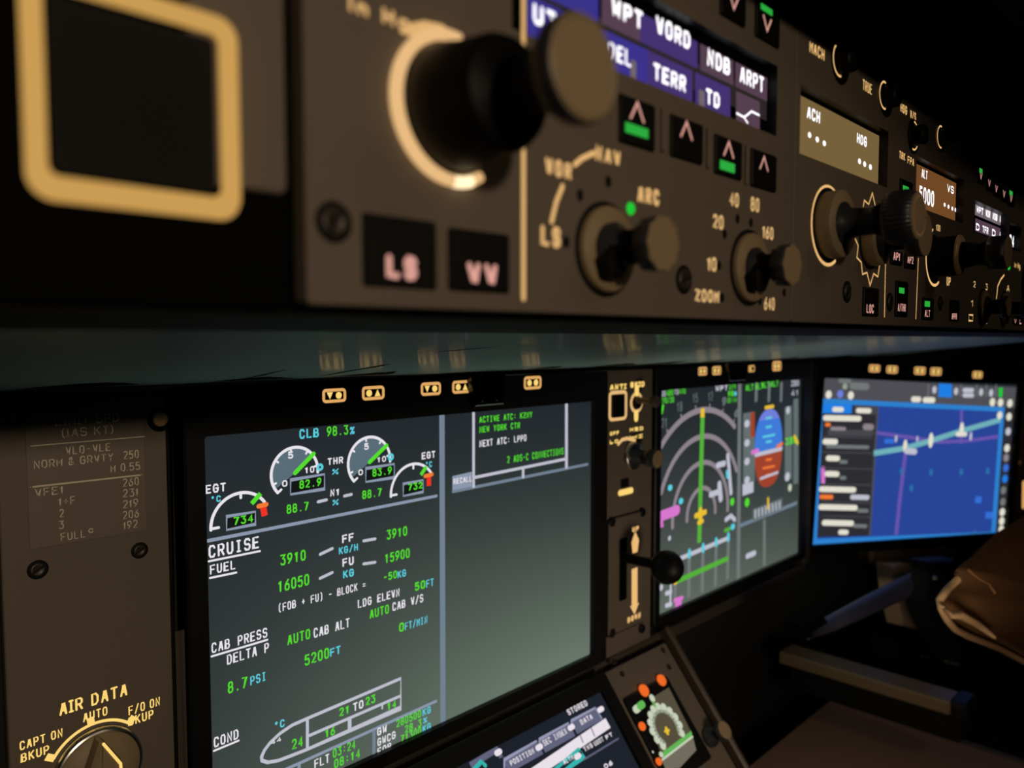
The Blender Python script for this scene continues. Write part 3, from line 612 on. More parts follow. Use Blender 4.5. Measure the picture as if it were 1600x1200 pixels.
# ------------------------------------------------------------------ main displays
def keypad(t, fr, keys, ktop=0.0):
    for x, y, hw, syms, occ in keys:
        c = fr.uv(x, y, 0.004); w_ = abs(fr.uv(x + hw, y, 0.004)[0] - c[0]); h = w_ * 0.5
        o = t.part('bezel_key', MB().prism(rrect(c[0] - w_, c[1] - h, c[0] + w_, c[1] + h, h * 0.45, 3), 0.003, 0.0042, 'button_black', 0.0004))
        mb = MB(); z = 0.0043
        mb.stroke(rrect(c[0] - w_ * 0.86, c[1] - h * 0.78, c[0] + w_ * 0.86, c[1] + h * 0.78, h * 0.35, 3), h * 0.42, z, 'key_amber', True)
        for i, sy in enumerate(syms):
            cx = c[0] + w_ * (-0.36 + 0.72 * i); s_ = h * 0.5
            if sy == 'o': mb.disc((cx, c[1]), s_, z, 'legend_yellow', 12)
            elif sy == 'v': mb.flat([(cx - s_, c[1] + s_), (cx, c[1] - s_), (cx + s_, c[1] + s_)], z, 'legend_yellow')
            else: mb.flat([(cx + s_, c[1] - s_), (cx, c[1] + s_), (cx - s_, c[1] - s_)], z, 'legend_yellow')
        t.part('legend', mb, o)
def display(name, label, fr, scr, out, draw, keys, lcdm='lcd_panel', clip=None, uc=None, lip='panel_dark'):
    t = Thing(name, label, 'display', fr, (scr[0] + scr[2]) / 2, scr[1])
    mb = MB().prism(rrect(*out, 0.004), -0.01, 0.004, 'black_plastic', 0.0012, [rrect(*scr, 0.0015, 3)])
    t.part('bezel', mb)
    g = 0.0002
    o = t.part('screen', MB().prism([(scr[0] - g, scr[1] - g), (scr[2] + g, scr[1] - g), (scr[2] + g, scr[3] + g), (scr[0] - g, scr[3] + g)], -0.002, 0.0, lcdm))
    k = Ink(fr, 0.00006); draw(k); t.part('screen_image', k.mb, o)
    keypad(t, fr, keys)
    return t
def gauge(k, x, y, rp, xr0, val, need, box, c0, c5, c10, cyan):
    c = k.pt(x, y); r = k.dist(x, y, rp)
    k.mb.flat([c] + arc(c, r * 0.96, 38, 212, 26), k.zz(), 'g_fill')
    k.mb.stroke(arc(c, r, -5, 222, 34), 0.0017, k.zz(), 'g_white')
    for a in (10, 55, 100, 145, 200): a = math.radians(a); k.mb.stroke([(c[0] + r * math.cos(a), c[1] + r * math.sin(a)), (c[0] + r * 0.86 * math.cos(a), c[1] + r * 0.86 * math.sin(a))], 0.0012, k.zz(), 'g_white')
    a = math.radians(222); k.mb.stroke([(c[0] + r * math.cos(a), c[1] + r * math.sin(a)), (c[0] + r * 0.8 * math.cos(a), c[1] + r * 0.85 * math.sin(a))], 0.0014, k.zz(), 'g_white')
    k.L([(x, y), need], 0.0026, 'g_green')
    k.P(box, 'g_black'); k.L(box, 0.0012, 'g_slate', False, True)
    k.T(*c0); k.T(*c5); k.T(*c10); k.A(cyan[0], cyan[1], 4, 0, 360, 0.0015, 'g_cyan', 14); k.T(*val)
def draw_engine(k):
    Gn, Cy, Wh, Pa = 'g_green', 'g_cyan', 'g_white', 'g_pale'; b = 0.055
    k.L([(690.5, 640), (692.3, 1140)], 0.0046, 'g_bar', False)
    k.L([(325, 845), (682, 775)], 0.0019, 'g_slate'); k.L([(708, 768), (918, 725.5)], 0.0022, 'g_bar')
    k.T('CLB', 468, 686, 498, 15, Cy, b); k.T('98.3', 511, 682, 544, 15, Gn, b); k.T('%', 547, 679, 554, 12, Cy, b)
    gauge(k, 461, 739, 40, 425, ('82.9', 468, 764, 502, 13, Gn, b), (490, 709), [(454, 750), (507, 741), (507, 764), (454, 772.5)], ('0', 441, 761, 449, 10, Wh, b), ('5', 450, 717, 458, 11, Wh, b), ('10', 476, 740, 491, 10, Wh, b), (500, 730))
    gauge(k, 577.5, 722, 39, 547, ('83.9', 582, 745, 612, 12, Gn, b), (604, 696), [(571.5, 732), (616, 725), (616, 746), (571.5, 753)], ('0', 560, 743, 567, 9, Wh, b), ('5', 569, 703, 576, 10, Wh, b), ('10', 589, 723, 603, 9, Wh, b), (610.5, 714))
    k.T('THR', 512, 727, 536, 11, Wh, b); k.T('%', 519, 742, 529, 9, Cy, b); k.T('N1', 516, 776, 531, 11, Wh, b); k.T('%', 519.5, 790, 529, 9, Cy, b)
    k.L([(497, 784), (510, 781)], 0.0018, 'g_pale'); k.L([(538, 775), (549, 772.5)], 0.0018, 'g_pale')
    k.T('88.7', 448, 803, 482, 14, Gn, b); k.T('88.7', 566, 780, 596, 13, Gn, b)
    for (x, y, rp, tx, ty, tx1, cap, cx, cy, cx1, cc_, box, vt_, nd, red, am) in (
        (377, 818, 48, 321, 772, 353, 14, 329, 786, 345, 10, [(354, 807), (399, 799.5), (399, 819), (354, 828)], ('734', 365, 821, 395.5, 13, Gn, b), [(393, 787), (407, 771)], [(411, 792), (413.5, 806)], [(404, 791), (416, 788)]),
        (646, 768, 43, 659, 718, 680, 11, 664.5, 731, 675, 9, [(630, 756), (661, 750), (661, 768.5), (630, 775)], ('732', 637.5, 767, 660, 11, Gn, b), [(657.5, 742), (666, 729)], [(670, 745), (670, 759)], [(664, 744), (675, 741)])):
        c = k.pt(x, y); r = k.dist(x, y, rp); k.mb.stroke(arc(c, r, 36, 182, 28), 0.0017, k.zz(), Wh)
        k.mb.stroke([(c[0] - r, c[1]), (c[0] - r * 0.75, c[1])], 0.0015, k.zz(), Wh); k.mb.stroke([(c[0], c[1] + r), (c[0], c[1] + r * 0.84)], 0.0015, k.zz(), Wh)
        k.T('EGT', tx, ty, tx1, cap, Wh, b); k.T('°C', cx, cy, cx1, cc_, Cy, b)
        k.P(box, 'g_black'); k.L(box, 0.0011, 'g_slate', False, True); k.T(*vt_); k.L(red, 0.0036, 'g_red', False); k.L(am, 0.0026, 'g_orange'); k.L(nd, 0.0026, Gn, False)
    k.T('CRUISE', 326, 872.5, 404.5, 20, Wh, b); k.L([(326, 877), (406, 861)], 0.0011, Wh); k.T('FUEL', 328, 898, 368, 15, Wh, b); k.L([(328, 903), (369, 894.5)], 0.0011, Wh)
    k.T('3910', 438, 884, 477.5, 17, Gn, b); k.T('16050', 434, 926, 483, 18, Gn, b); k.T('3910', 604, 843.5, 636, 15, Gn, b); k.T('15900', 601, 880.5, 640, 15, Gn, b)
    for q in ([(500, 866), (519, 857)], [(500, 903.5), (519, 894.5)], [(568, 845), (586, 842)], [(568, 881), (586, 878.5)]): k.L(q, 0.0018, 'g_pale')
    k.T('FF', 534.5, 849, 552.5, 13, Wh, b); k.T('KG/H', 529.5, 866.5, 559, 11, Cy, b); k.T('FU', 535, 886, 552.5, 13, Wh, b); k.T('KG', 536, 904, 552.5, 12, Cy, b)
    k.T('-50', 599, 908.5, 620, 12, Gn, b); k.T('KG', 621, 903.5, 634, 11, Cy, b); k.T('50', 648, 923.5, 664, 13, Gn, b); k.T('FT', 665.5, 918.5, 677.5, 12, Cy, b)
    k.T('(FOB + FU) - BLOCK =', 434, 957, 571, 13, Wh, b); k.T('LDG ELEVN', 559, 950.5, 624, 13, Wh, b); k.T('AUTO', 577.5, 967, 607.5, 14, Gn, b); k.T('CAB V/S', 613, 955, 661, 13, Wh, b)
    k.T('0', 623.5, 988, 631, 14, Gn, b); k.T('FT/MIN', 632.5, 985, 667.5, 12, Cy, b)
    k.T('CAB PRESS', 330.5, 1021, 417.5, 16, Wh, b); k.L([(330.5, 1025.5), (417.5, 999.5)], 0.0011, Wh); k.T('DELTA P', 354.5, 1039, 420, 16, Wh, b)
    k.T('AUTO', 449, 1008.5, 484.5, 16, Gn, b); k.T('CAB ALT', 490, 997, 546, 15, Wh, b); k.T('5200', 476, 1040.5, 514, 17, Gn, b); k.T('FT', 515.5, 1026.5, 532, 13, Cy, b)
    k.T('8.7', 356, 1084, 386, 18, Gn, b); k.T('PSI', 391, 1071, 415.5, 14, Cy, b)
    o = [(479.5, 1122.5), (626, 1060), (626, 1106), (479, 1171), (455, 1180.5), (435, 1188), (418, 1191), (409, 1188), (408.5, 1182), (413, 1172), (422, 1160), (437, 1146), (456, 1133)]
    k.L(o, 0.0020, 'g_pale', False, True); k.L([(480, 1122), (480, 1170)], 0.0019, 'g_pale', False); k.L([(481, 1150), (626, 1087)], 0.0019, 'g_pale', False); k.L([(546, 1123), (546, 1140)], 0.0026, 'g_pale', False)
    k.L([(597, 1101), (597, 1108)], 0.0012, 'g_pale', False)
    k.T('21', 530, 1120, 546, 13, Gn, b); k.T('TO', 551.5, 1112, 567.5, 13, Wh, b); k.T('23', 571, 1103, 586, 13, Gn, b); k.T('24', 456, 1172, 473, 16, Gn, b); k.T('16', 507.5, 1153.5, 523, 13, Gn, b); k.T('14', 604.5, 1110.5, 618.5, 12, Gn, b)
    k.T('°C', 428, 1141, 444.5, 12, Cy, b); k.T('44', 423, 1164, 439, 7, Wh, 0.05); k.T('COND', 334, 1168.5, 372.5, 16, Wh, b); k.L([(334, 1173), (372.5, 1157)], 0.0011, Wh)
    k.L([(446, 1202), (681, 1095.5)], 0.0019, 'g_slate'); k.L([(584, 1141), (584, 1215)], 0.0024, 'g_bar', False); k.L([(467, 1194), (467, 1235)], 0.002, 'g_slate', False)
    k.T('FLT', 491, 1201, 514.5, 14, Wh, b); k.T('03:24', 520, 1184.5, 555, 14, Gn, b); k.T(':', 512, 1208, 515, 9, Gn, b); k.T('08:14', 522, 1201, 562, 14, Gn, b)
    k.T('GW', 589, 1150, 604, 12, Wh, b); k.T('GWCG', 589.5, 1166, 617.5, 12, Wh, b); k.T('FOB', 589.5, 1181, 611, 12, Wh, b)
    k.T('280500', 619, 1137, 657.5, 12, Gn, b); k.T('KG', 660, 1119, 672.5, 11, Cy, b); k.T('28.3', 632.5, 1146, 658, 12, Gn, b); k.T('%', 661, 1131, 667, 9, Cy, b); k.T('71300', 626, 1161, 657.5, 12, Gn, b); k.T('KG', 660, 1145, 672.5, 11, Cy, b)
    # right window
    k.L([(739.6, 633), (739.6, 762)], 0.0024, 'g_pale', False); k.L([(884.7, 625), (884.7, 732)], 0.0032, 'g_pale', False); k.L([(741, 746), (884, 717)], 0.0022, 'g_pale', False); k.L([(817, 731), (817, 747)], 0.0026, 'g_pale', False)
    k.P([(706.5, 744), (737, 737), (737, 760), (706.5, 766)], 'g_slate'); k.T('RECALL', 708, 757, 737, 9, 'g_white', 0.04)
    k.T('ACTIVE ATC: KZNY', 748.5, 661, 831, 10, Gn, b); k.T('NEW YORK CTR', 748.5, 676.5, 812, 10, Gn, b); k.T('NEXT ATC: LPPO', 748.5, 699, 822, 11, Wh, b); k.T('2 ADS-C CONNECTIONS', 792, 724, 880, 11, Gn, b)
ua, va = P2.uv(314.5, 685); ub, vb = P2.uv(921.5, 1022); va2 = P2.uv(923, 624)[1]
scr = (ua, vb, ub, (va + va2) / 2)
out = (P2.uv(285, 800)[0], scr[1] - 0.010, P2.uv(944, 800)[0], vt + 0.0005)
# the bezel of the first display is a window into a deeper monitor; its lit corner sits lower than the frame
t = display('engine_display', 'large left screen of engine gauges, CRUISE, FUEL and CAB PRESS data', P2, (scr[0], scr[1], scr[2], scr[3]), out, draw_engine,
    [(522, 618, 19, 'vo', 0), (583, 614, 18, 'o^', 0), (673, 607.5, 16, 'vo', 0), (721, 604.5, 15, 'o^', 0), (832, 598, 14, 'oo', 0)])
a = P2.uv(733, 580, 0.008); b_ = P2.uv(788, 631, 0.008)
mb = MB().prism([(a[0], a[1]), (a[0] + 0.004, b_[1]), (b_[0] - 0.002, b_[1]), (b_[0], a[1])], 0.0045, 0.010, 'black_gloss', 0.0008)
o = t.part('retaining_clip', mb)
t.part('clip_bar', MB().prism(rrect(P2.uv(697, 580)[0], vt - 0.0008, P2.uv(948, 575)[0], vt + 0.002, 0.0005), 0.0045, 0.0075, 'black_gloss', 0.0004), o)
for f in (0.3, 0.7): t.part('clip_rib', MB().prism(rrect(a[0] + (b_[0] - a[0]) * f - 0.001, b_[1] + 0.003, a[0] + (b_[0] - a[0]) * f + 0.001, a[1] - 0.003, 0.0005), 0.0098, 0.0108, 'black_gloss', 0.0003), o)

def draw_nav(k):
    Gn, Wh = 'g_green', 'g_pale'
    # range arcs
    ul, ur = k.pt(1032, 750)[0], k.pt(1151, 750)[0]; c = k.pt(1096, 804)
    for rp, ur_, wd in ((160, ur, 0.0056), (120, ur, 0.0052), (80, ur, 0.0048), (41, ur, 0.0046)):
        r = k.dist(1096, 804, rp); P = [p for p in arc(c, r, -4, 184, 60) if ul < p[0] < ur and not (rp == 160 and p[0] > k.pt(1149, 700)[0])]
        k.mb.stroke(P, wd, k.zz(), 'g_arc')
    r = k.dist(1096, 804, 160)
    for i, a in enumerate(range(24, 170, 14)):
        a = math.radians(a + 3); p = (c[0] + r * 1.12 * math.cos(a), c[1] + r * 1.12 * math.sin(a))
        if p[0] < k.pt(1152, 700)[0] and p[0] > ul: k.mb.stroke([(c[0] + r * 1.01 * math.cos(a), c[1] + r * 1.01 * math.sin(a)), (c[0] + r * 1.05 * math.cos(a), c[1] + r * 1.05 * math.sin(a))], 0.002, k.zz(), 'g_arc'); k.mb.text(str((i * 3) % 36), p[0] - 0.0045, p[1] - 0.0035, 0.009, 0.009, k.zz(), 'g_tape', 0.1)
    k.L([(1098, 640), (1092.5, 848)], 0.0072, 'g_navgreen', False); k.L([(1098, 638), (1097.5, 652)], 0.0072, 'g_yellow', False)
    k.T('GS', 1033, 620, 1040, 9, Wh, 0.1); k.T('480', 1041, 619, 1052, 10, Gn, 0.12); k.T('TS', 1053.5, 617, 1060, 9, Wh, 0.1); k.T('470', 1061, 616, 1071, 10, Gn, 0.12); k.T('270/30', 1032, 631, 1053, 9, Gn, 0.12); k.L([(1034, 645), (1036, 634)], 0.003, Gn)
    k.T('WPT', 1118, 612, 1137, 10, Wh, 0.12); k.T('271', 1139, 609, 1150, 9, Gn, 0.12); k.T('98', 1137.5, 620, 1146, 9, Gn, 0.12); k.T('02:14', 1137, 630, 1151, 8, Gn, 0.12); k.DOT(1149, 615, 4, 'g_cyan')
    k.L([(1155.8, 598), (1153.5, 905)], 0.0072, 'g_line', False)
    k.L([(1058, 796), (1034, 806), (1033, 824)], 0.008, 'g_magenta', False); k.L([(1034, 806), (1058, 797)], 0.010, 'g_magenta')
    for x, y in ((1047, 762), (1064, 783), (1145, 823)): k.DOT(x, y, 5, 'g_cyan', 1.3)
    k.L([(1137, 712), (1139, 730), (1142, 770)], 0.006, 'g_pale'); k.L([(1121, 727), (1132, 724)], 0.006, 'g_pale'); k.L([(1136, 738), (1137, 745)], 0.005, 'g_cyan')
    k.L([(1124, 757), (1126, 779)], 0.008, 'g_pale'); k.L([(1110, 773), (1121, 769)], 0.006, 'g_pale'); k.DOT(1144, 784, 6, Gn); k.L([(1134, 812), (1142, 806), (1148, 812)], 0.005, 'g_pale'); k.DOT(1046, 841, 4, Wh); k.L([(1133, 829), (1140, 826)], 0.004, 'g_navgreen')
    k.L([(1087, 806), (1102, 800)], 0.0055, 'g_yellow'); k.L([(1094.5, 797), (1094.5, 815)], 0.0065, 'g_yellow'); k.L([(1091, 817), (1098, 814)], 0.004, 'g_yellow')
    # vertical profile
    k.L([(1055, 876), (1137, 841)], 0.0045, 'g_pale')
    for x0, y0, x1, y1 in ((1055.5, 876, 1054, 952), (1077, 866, 1076, 934), (1098.5, 857, 1097, 925), (1119, 848, 1117.5, 916), (1138, 840, 1136.5, 905)): k.L([(x0, y0), (x1, y1)], 0.0056, 'g_line', False); k.L([(x0, y0 - 5), (x0, y0 + 3)], 0.005, 'g_cyan')
    k.L([(1056, 909), (1136, 873)], 0.0052, 'g_navgreen'); k.DOT(1055, 909, 5, 'g_yellow', 1.2)
    k.L([(1049, 880), (1047, 946)], 0.003, Wh)
    for y in (884, 905, 926, 945): k.L([(1041, y + 1), (1048, y - 1)], 0.0045, Wh)
    k.DOT(1033, 918, 5, Wh); k.DOT(1060, 942, 9, 'g_magenta', 1.0); k.L([(1054, 938), (1066, 934)], 0.004, 'g_magenta')
    # flight display half
    for x in (1181, 1201, 1220): k.L([(x + 1, 597), (x, 628)], 0.0055, 'g_line', False)
    for x, y in ((1171, 606), (1186, 604), (1196, 602), (1210, 600)): k.T('ALT', x - 6, y + 5, x + 6, 10, Gn, 0.07)
    k.T('350', 1236, 604, 1248, 9, Wh, 0.06); k.T('41', 1236, 619, 1248, 9, Wh, 0.06)
    c = k.pt(1201, 700); hw = abs(k.pt(1222, 700)[0] - c[0]); hh = k.dist(1201, 698, 60)
    el = [(c[0] + hw * math.copysign(abs(math.cos(a)) ** 0.8, math.cos(a)), c[1] + hh * math.copysign(abs(math.sin(a)) ** 0.9, math.sin(a))) for a in [2 * PI * i / 48 for i in range(48)]]
    hv = k.pt(1201, 703)[1]
    top = [p for p in el if p[1] >= hv]; bot = [p for p in el if p[1] < hv]; bot = sorted(bot, key=lambda p: math.atan2(p[1] - c[1], p[0] - c[0]) % (2 * PI))
    k.mb.flat([(max(p[0] for p in top), hv)] + top + [(min(p[0] for p in top), hv)], k.zz(), 'g_sky'); k.mb.flat([(c[0] - hw, hv)] + bot + [(c[0] + hw, hv)], k.zz(), 'g_earth')
    cap = [p for p in el if p[1] >= c[1] + hh * 0.68]; k.mb.flat(cap, k.zz(), 'g_skypale')
    k.L([(1180, 711), (1221, 701)], 0.0045, 'g_pale'); k.L([(1196, 637), (1208, 635)], 0.004, 'g_yellow')
    for y, w2 in ((653, 4), (667, 4), (681, 9), (690, 4), (718, 4), (730, 9), (742, 4)): k.L([(1201 - w2, y + w2 * 0.2), (1201 + w2, y - w2 * 0.2)], 0.0026, 'g_cyan' if y < 703 else 'g_orange')
    k.L([(1188, 748), (1215, 738)], 0.003, 'g_pale')
    k.P([(1161, 646), (1179, 643), (1179, 752), (1161, 757)], 'g_tape'); k.P([(1172.5, 645), (1179, 643.5), (1179, 682), (1172.5, 684)], 'g_earth')
    for y in (662, 692, 721, 750): k.DOT(1167, y, 6, 'g_pale', 1.4)
    k.P([(1160, 757), (1177, 752), (1177, 769), (1160, 775)], 'g_pale')
    k.P([(1226, 636), (1237, 634), (1237, 748), (1226, 751)], 'g_tape'); k.P([(1239.5, 624), (1247, 622), (1247, 755), (1239.5, 757)], 'g_tape'); k.DOT(1231, 641, 6, Wh, 1.1); k.DOT(1230, 745, 7, Wh, 1.2)
    k.T('350', 1227, 696, 1245, 11, 'g_green', 0.09); k.L([(1241, 682), (1246, 692)], 0.005, 'g_yellow'); k.L([(1214, 698), (1222, 693)], 0.004, 'g_orange'); k.L([(1175, 707), (1184, 704)], 0.005, 'g_magenta')
    k.L([(1157, 821), (1244, 786)], 0.004, 'g_bar'); k.P([(1176, 796), (1222, 778), (1222, 795), (1176, 814)], 'g_tape')
    for i in range(8): x = 1180 + i * 5.4; k.L([(x, 808 - i * 2), (x, 798 - i * 2)], 0.003, 'g_pale')
    k.L([(1200, 779), (1200, 794)], 0.004, 'g_yellow'); k.DOT(1167, 785, 7, Gn, 1.0); k.DOT(1234, 762, 6, 'c_pale'); k.L([(1194, 812), (1194, 884)], 0.006, 'g_line', False); k.L([(1167, 869), (1179, 864)], 0.006, Wh)
uc0, vc0 = P2.uv(1028.5, 609); uc1, vc1 = P2.uv(1252, 592); vc2 = P2.uv(1024, 966)[1]; vc3 = P2.uv(1245, 861)[1]
scr2 = (P2.uv(1026.5, 800)[0], (vc2 + vc3) / 2, P2.uv(1249, 730)[0], (vc0 + vc1) / 2)
t = display('navigation_display', 'centre screen of range arcs and a small blue and brown horizon', P2, scr2, (P2.uv(1018, 800)[0], scr2[1] - 0.009, P2.uv(1257, 730)[0], vt + 0.0005), draw_nav,
    [(1097.5, 580, 7, 'oo', 0), (1119.5, 579, 7, 'oo', 0), (1174, 576, 5, 'o', 0), (1213.5, 572, 7, 'oo', 0)], 'lcd_panel_far')
a = P2.uv(1135, 566, 0.008); b_ = P2.uv(1166, 594, 0.008)
t.part('retaining_clip', MB().prism([(a[0], vt + 0.002), (a[0] + 0.004, b_[1]), (b_[0] - 0.004, b_[1]), (b_[0], vt + 0.002)], 0.0045, 0.010, 'black_gloss', 0.0008))
# main panel frame pieces
def trim(name, label, x0, y0, x1, y1, m, z0=-0.012, z1=0.0, ch=0.001): pass
fr_t = Thing('main_panel_frame', 'dark bronze metal frame running around and below the displays', 'panel frame', P2, 0.5, -0.25)
fr_t.part('bottom_rail', MB().prism(rrect(out[0] - 0.02, scr[1] - 0.022, 0.90, scr[1] - 0.0105, 0.002), -0.010, 0.001, 'panel_dark', 0.002))
fr_t.part('lower_rail', MB().prism(rrect(out[0] - 0.02, scr[1] - 0.0315, P2.uv(1010, 1010)[0], scr[1] - 0.0225, 0.002), -0.012, -0.001, 'trim_brown', 0.002))
fr_t.part('upright', MB().prism(rrect(scr2[2] + 0.0145, scr2[1] - 0.02, scr2[2] + 0.031, vt, 0.002), -0.010, 0.002, 'panel_dark', 0.002))

# third display
def draw_map(k):
    k.P([(1285, 588), (1587, 601), (1585, 634), (1282, 621)], 'm_head')
    k.P([(1567, 632), (1585, 633), (1569, 834), (1550, 836)], 'm_list')
    k.P([(1282, 621), (1568, 632), (1552, 834), (1267, 850)], 'm_border')
    k.P([(1289, 629), (1561, 639), (1546, 827), (1275, 841)], 'm_sea')
    k.P([(1286, 630), (1371, 633), (1357, 835), (1275, 838)], 'm_list'); k.L([(1371, 633), (1357, 835)], 0.003, 'm_head', False)
    k.P([(1285, 629), (1331, 630.5), (1330, 644.5), (1284, 644)], 'm_tab'); k.P([(1335, 631), (1369, 632), (1368, 646), (1334, 645)], 'm_list_light')
    def bar(x0, x1, y, m='m_cream', hh=4.5):
        n_ = max(1, int((x1 - x0) / 9)); s_ = (x1 - x0) / n_; w2 = k.dist(x0, y, hh) * 2
        k.L([(x0 + 3, y), (x1 - 3, y + (x1 - x0) * 0.012)], w2, m)
    bar(1300, 1318, 638, 'm_cream', 4); bar(1337, 1361, 639.5, 'm_cream', 4)
    bar(1286, 1345, 651.5); bar(1288, 1298, 662, 'g_orange', 3); bar(1293, 1364, 674, 'm_list_light', 5); bar(1296, 1322, 668, 'g_arc', 3); bar(1348, 1364, 665, 'g_arc', 5)
    bar(1285, 1308, 688.5); bar(1289, 1358, 696, 'g_line', 3); bar(1290, 1311, 714.5); bar(1310, 1324, 720, 'g_line', 3)
    k.L([(1285, 731), (1285, 752)], 0.006, 'g_magenta'); bar(1288, 1310, 739); bar(1310, 1322, 745, 'g_line', 3)
    bar(1279, 1336, 763); bar(1279, 1301, 775, 'g_orange', 3.5); bar(1327, 1357, 775, 'g_pale', 4); bar(1278, 1338, 791); bar(1336, 1356, 796, 'g_line', 3); bar(1283, 1332, 815.5); bar(1330, 1354, 820, 'g_line', 3); bar(1308, 1324, 830, 'm_cream', 4)
    for y in (681, 705, 730, 755, 783, 805): k.L([(1283, y), (1362, y + 1)], 0.0015, 'm_list_light', False)
    k.L([(1369, 674), (1415, 680), (1467, 687.5), (1512, 685), (1557, 678)], 0.0045, 'm_airway', False); k.L([(1501, 638), (1500, 690)], 0.005, 'm_airway', False); k.L([(1414, 700), (1405, 770), (1398, 833)], 0.006, 'm_airway', False)
    k.L([(1364, 706), (1412, 698), (1455, 685), (1500, 670), (1561, 652)], 0.0072, 'm_route', False)
    for x, y, h_ in ((1413, 694, 10), (1453, 685, 12), (1501, 667, 11), (1399, 683, 6), (1515, 678, 7), (1432, 683, 5)): k.mb.disc(k.pt(x, y), k.dist(x, y, h_) * 0.42, k.zz(), 'm_cream' if h_ > 7 else 'g_pale', 14, k.dist(x, y, h_))
    k.L([(1415, 702), (1428, 703)], 0.008, 'g_pale'); k.L([(1494, 675), (1507, 675)], 0.006, 'm_cream'); k.L([(1383, 687), (1394, 687)], 0.006, 'm_label')
    for x, y in ((1407, 734), (1453, 735), (1500, 734), (1541, 732), (1422, 760), (1520, 831)): k.DOT(x, y, 5.5, 'm_teal', 0.7)
    k.L([(1521, 777), (1531, 777)], 0.009, 'm_label', False); k.L([(1537, 801), (1548, 801)], 0.009, 'm_label', False)
    for x, y, m in ((1574.5, 647, 'm_cream'), (1573, 670, 'g_pale'), (1571, 696, 'm_cream'), (1569.5, 711, 'g_arc'), (1569, 727, 'm_label'), (1567.5, 744, 'm_tab'), (1565, 762, 'g_line'), (1564, 780, 'g_line'), (1563, 796, 'm_cream'), (1562, 810, 'm_cream'), (1561, 823, 'm_cream'), (1560, 645, 'm_cream')): k.DOT(x, y, 6.3, m, 0.95)
    for x, y, m in ((1294.5, 615, 'm_cream'), (1312.5, 614, 'g_skypale'), (1329, 616, 'm_cream'), (1549, 624.5, 'm_cream'), (1561.5, 625, 'm_cream'), (1576, 626, 'm_cream')): k.DOT(x, y, 6.5, m, 0.95)
    k.DOT(1320, 602, 5, 'c_ring'); k.L([(1313, 593), (1327, 593.5)], 0.006, 'g_line'); k.L([(1331, 601), (1354, 602)], 0.009, 'g_line'); bar(1423, 1438, 621, 'm_cream', 4.5); bar(1441, 1460, 622, 'm_cream', 4.5)
    k.P([(1466, 596), (1486, 597), (1486, 618), (1465, 617)], 'm_tab')
    for x, y in ((1459, 606), (1492.5, 608), (1531.5, 609), (1547, 610)): k.DOT(x, y, 6, 'g_pale', 0.75)
    bar(1502, 1521, 606, 'g_pale', 3.5); bar(1502, 1521, 614, 'g_pale', 3.5); k.L([(1562, 602), (1561.5, 616)], 0.007, 'green_dot', False)
    for x in (1450, 1500, 1525, 1540, 1555): k.L([(x, 597), (x - 1, 616)], 0.002, 'g_line', False)
w3, h3_ = 0.3405, 0.2055
t = display('map_display', 'right screen with a bright blue map, pale route line and dark list', P3, (0, -h3_, w3, 0), (-0.014, -h3_ - 0.012, w3 + 0.012, 0.028), draw_map,
    [(1366, 573.5, 9, 'oo', 0), (1393.5, 575, 9, 'oo', 0), (1436.5, 576.5, 9, 'oo', 0), (1461.5, 577.5, 9, 'oo', 0), (1526, 582, 8, 'oo', 0)], 'lcd_panel_far')
t.part('lower_housing', MB().prism(rrect(0.10, -h3_ - 0.034, 0.30, -h3_ - 0.0125, 0.004), -0.02, 0.0, 'trim_brown', 0.003))
t2 = Thing('side_switch_panel', 'narrow panel strip with amber bar at the right edge beside the map screen', 'switch panel', P3, w3 + 0.04, -0.12)
t2.part('faceplate', MB().prism(rrect(w3 + 0.0125, -h3_ - 0.06, w3 + 0.10, 0.034, 0.003), -0.01, 0.001, 'trim_brown', 0.001))
k = Ink(P3, 0.0011, t2); k.L([(1599, 748), (1598, 786)], 0.006, 'key_amber'); k.DOT(1593, 717, 4, 'sole_tan'); t2.part('marking', k.mb)

# ------------------------------------------------------------------ landing gear lever panel (between first and second display)
uS0, uS1 = P2.uv(945.5, 800)[0], P2.uv(1016.5, 800)[0]
t = Thing('landing_gear_panel', 'narrow upright panel between two screens with landing gear lever and black ball handle', 'control panel', P2, (uS0 + uS1) / 2, -0.15)
t.part('faceplate', MB().prism(rrect(uS0, scr[1] - 0.010, uS1, vt - 0.001, 0.0015), -0.004, 0.001, 'panel_grey', 0.0006))
k = Ink(P2, 0.00108, t); Ya = 'legend_warm'
k.T('ANTI', 953, 610, 978, 9, 'legend_yellow', 0.13); k.T('SKID', 985, 606, 1007, 9, 'legend_yellow', 0.13); k.RO(953, 614, 978, 656, 0.003, Ya, 0.003)
c = k.pt(994.5, 629); rr_ = k.dist(994, 629, 14); k.mb.stroke(arc(c, rr_, 0, 360, 24), 0.003, k.zz(), Ya); k.L([(995, 606), (995, 614)], 0.006, 'legend_yellow'); k.L([(994, 646), (994, 654)], 0.006, 'legend_yellow')
k.T('OFF', 953, 681, 967, 6, 'legend_yellow', 0.13); k.T('LO', 953, 694, 966, 6, 'legend_yellow', 0.13); k.T('MED', 984, 675, 1005, 6, 'legend_yellow', 0.13); k.T('HI', 984, 687, 1003, 6, 'legend_yellow', 0.13)
k.L([(966, 694), (972, 687), (980, 685), (992, 688)], 0.003, Ya)
k.L([(990, 772), (990, 772)], 0.0001, Ya)
t.part('marking', k.mb)
q = rect4(P2, (957, 618), (974, 651), 0.001); t.part('push_button', MB().prism(rrect(*q, 0.001), 0.001, 0.0022, 'button_black', 0.0003))
c = P2.uv(994.5, 629, 0.001); o = t.part('round_button', MB().lathe([(0.0055, 0.001), (0.0055, 0.003), (0.005, 0.0034)], 'button_black', c, 24))
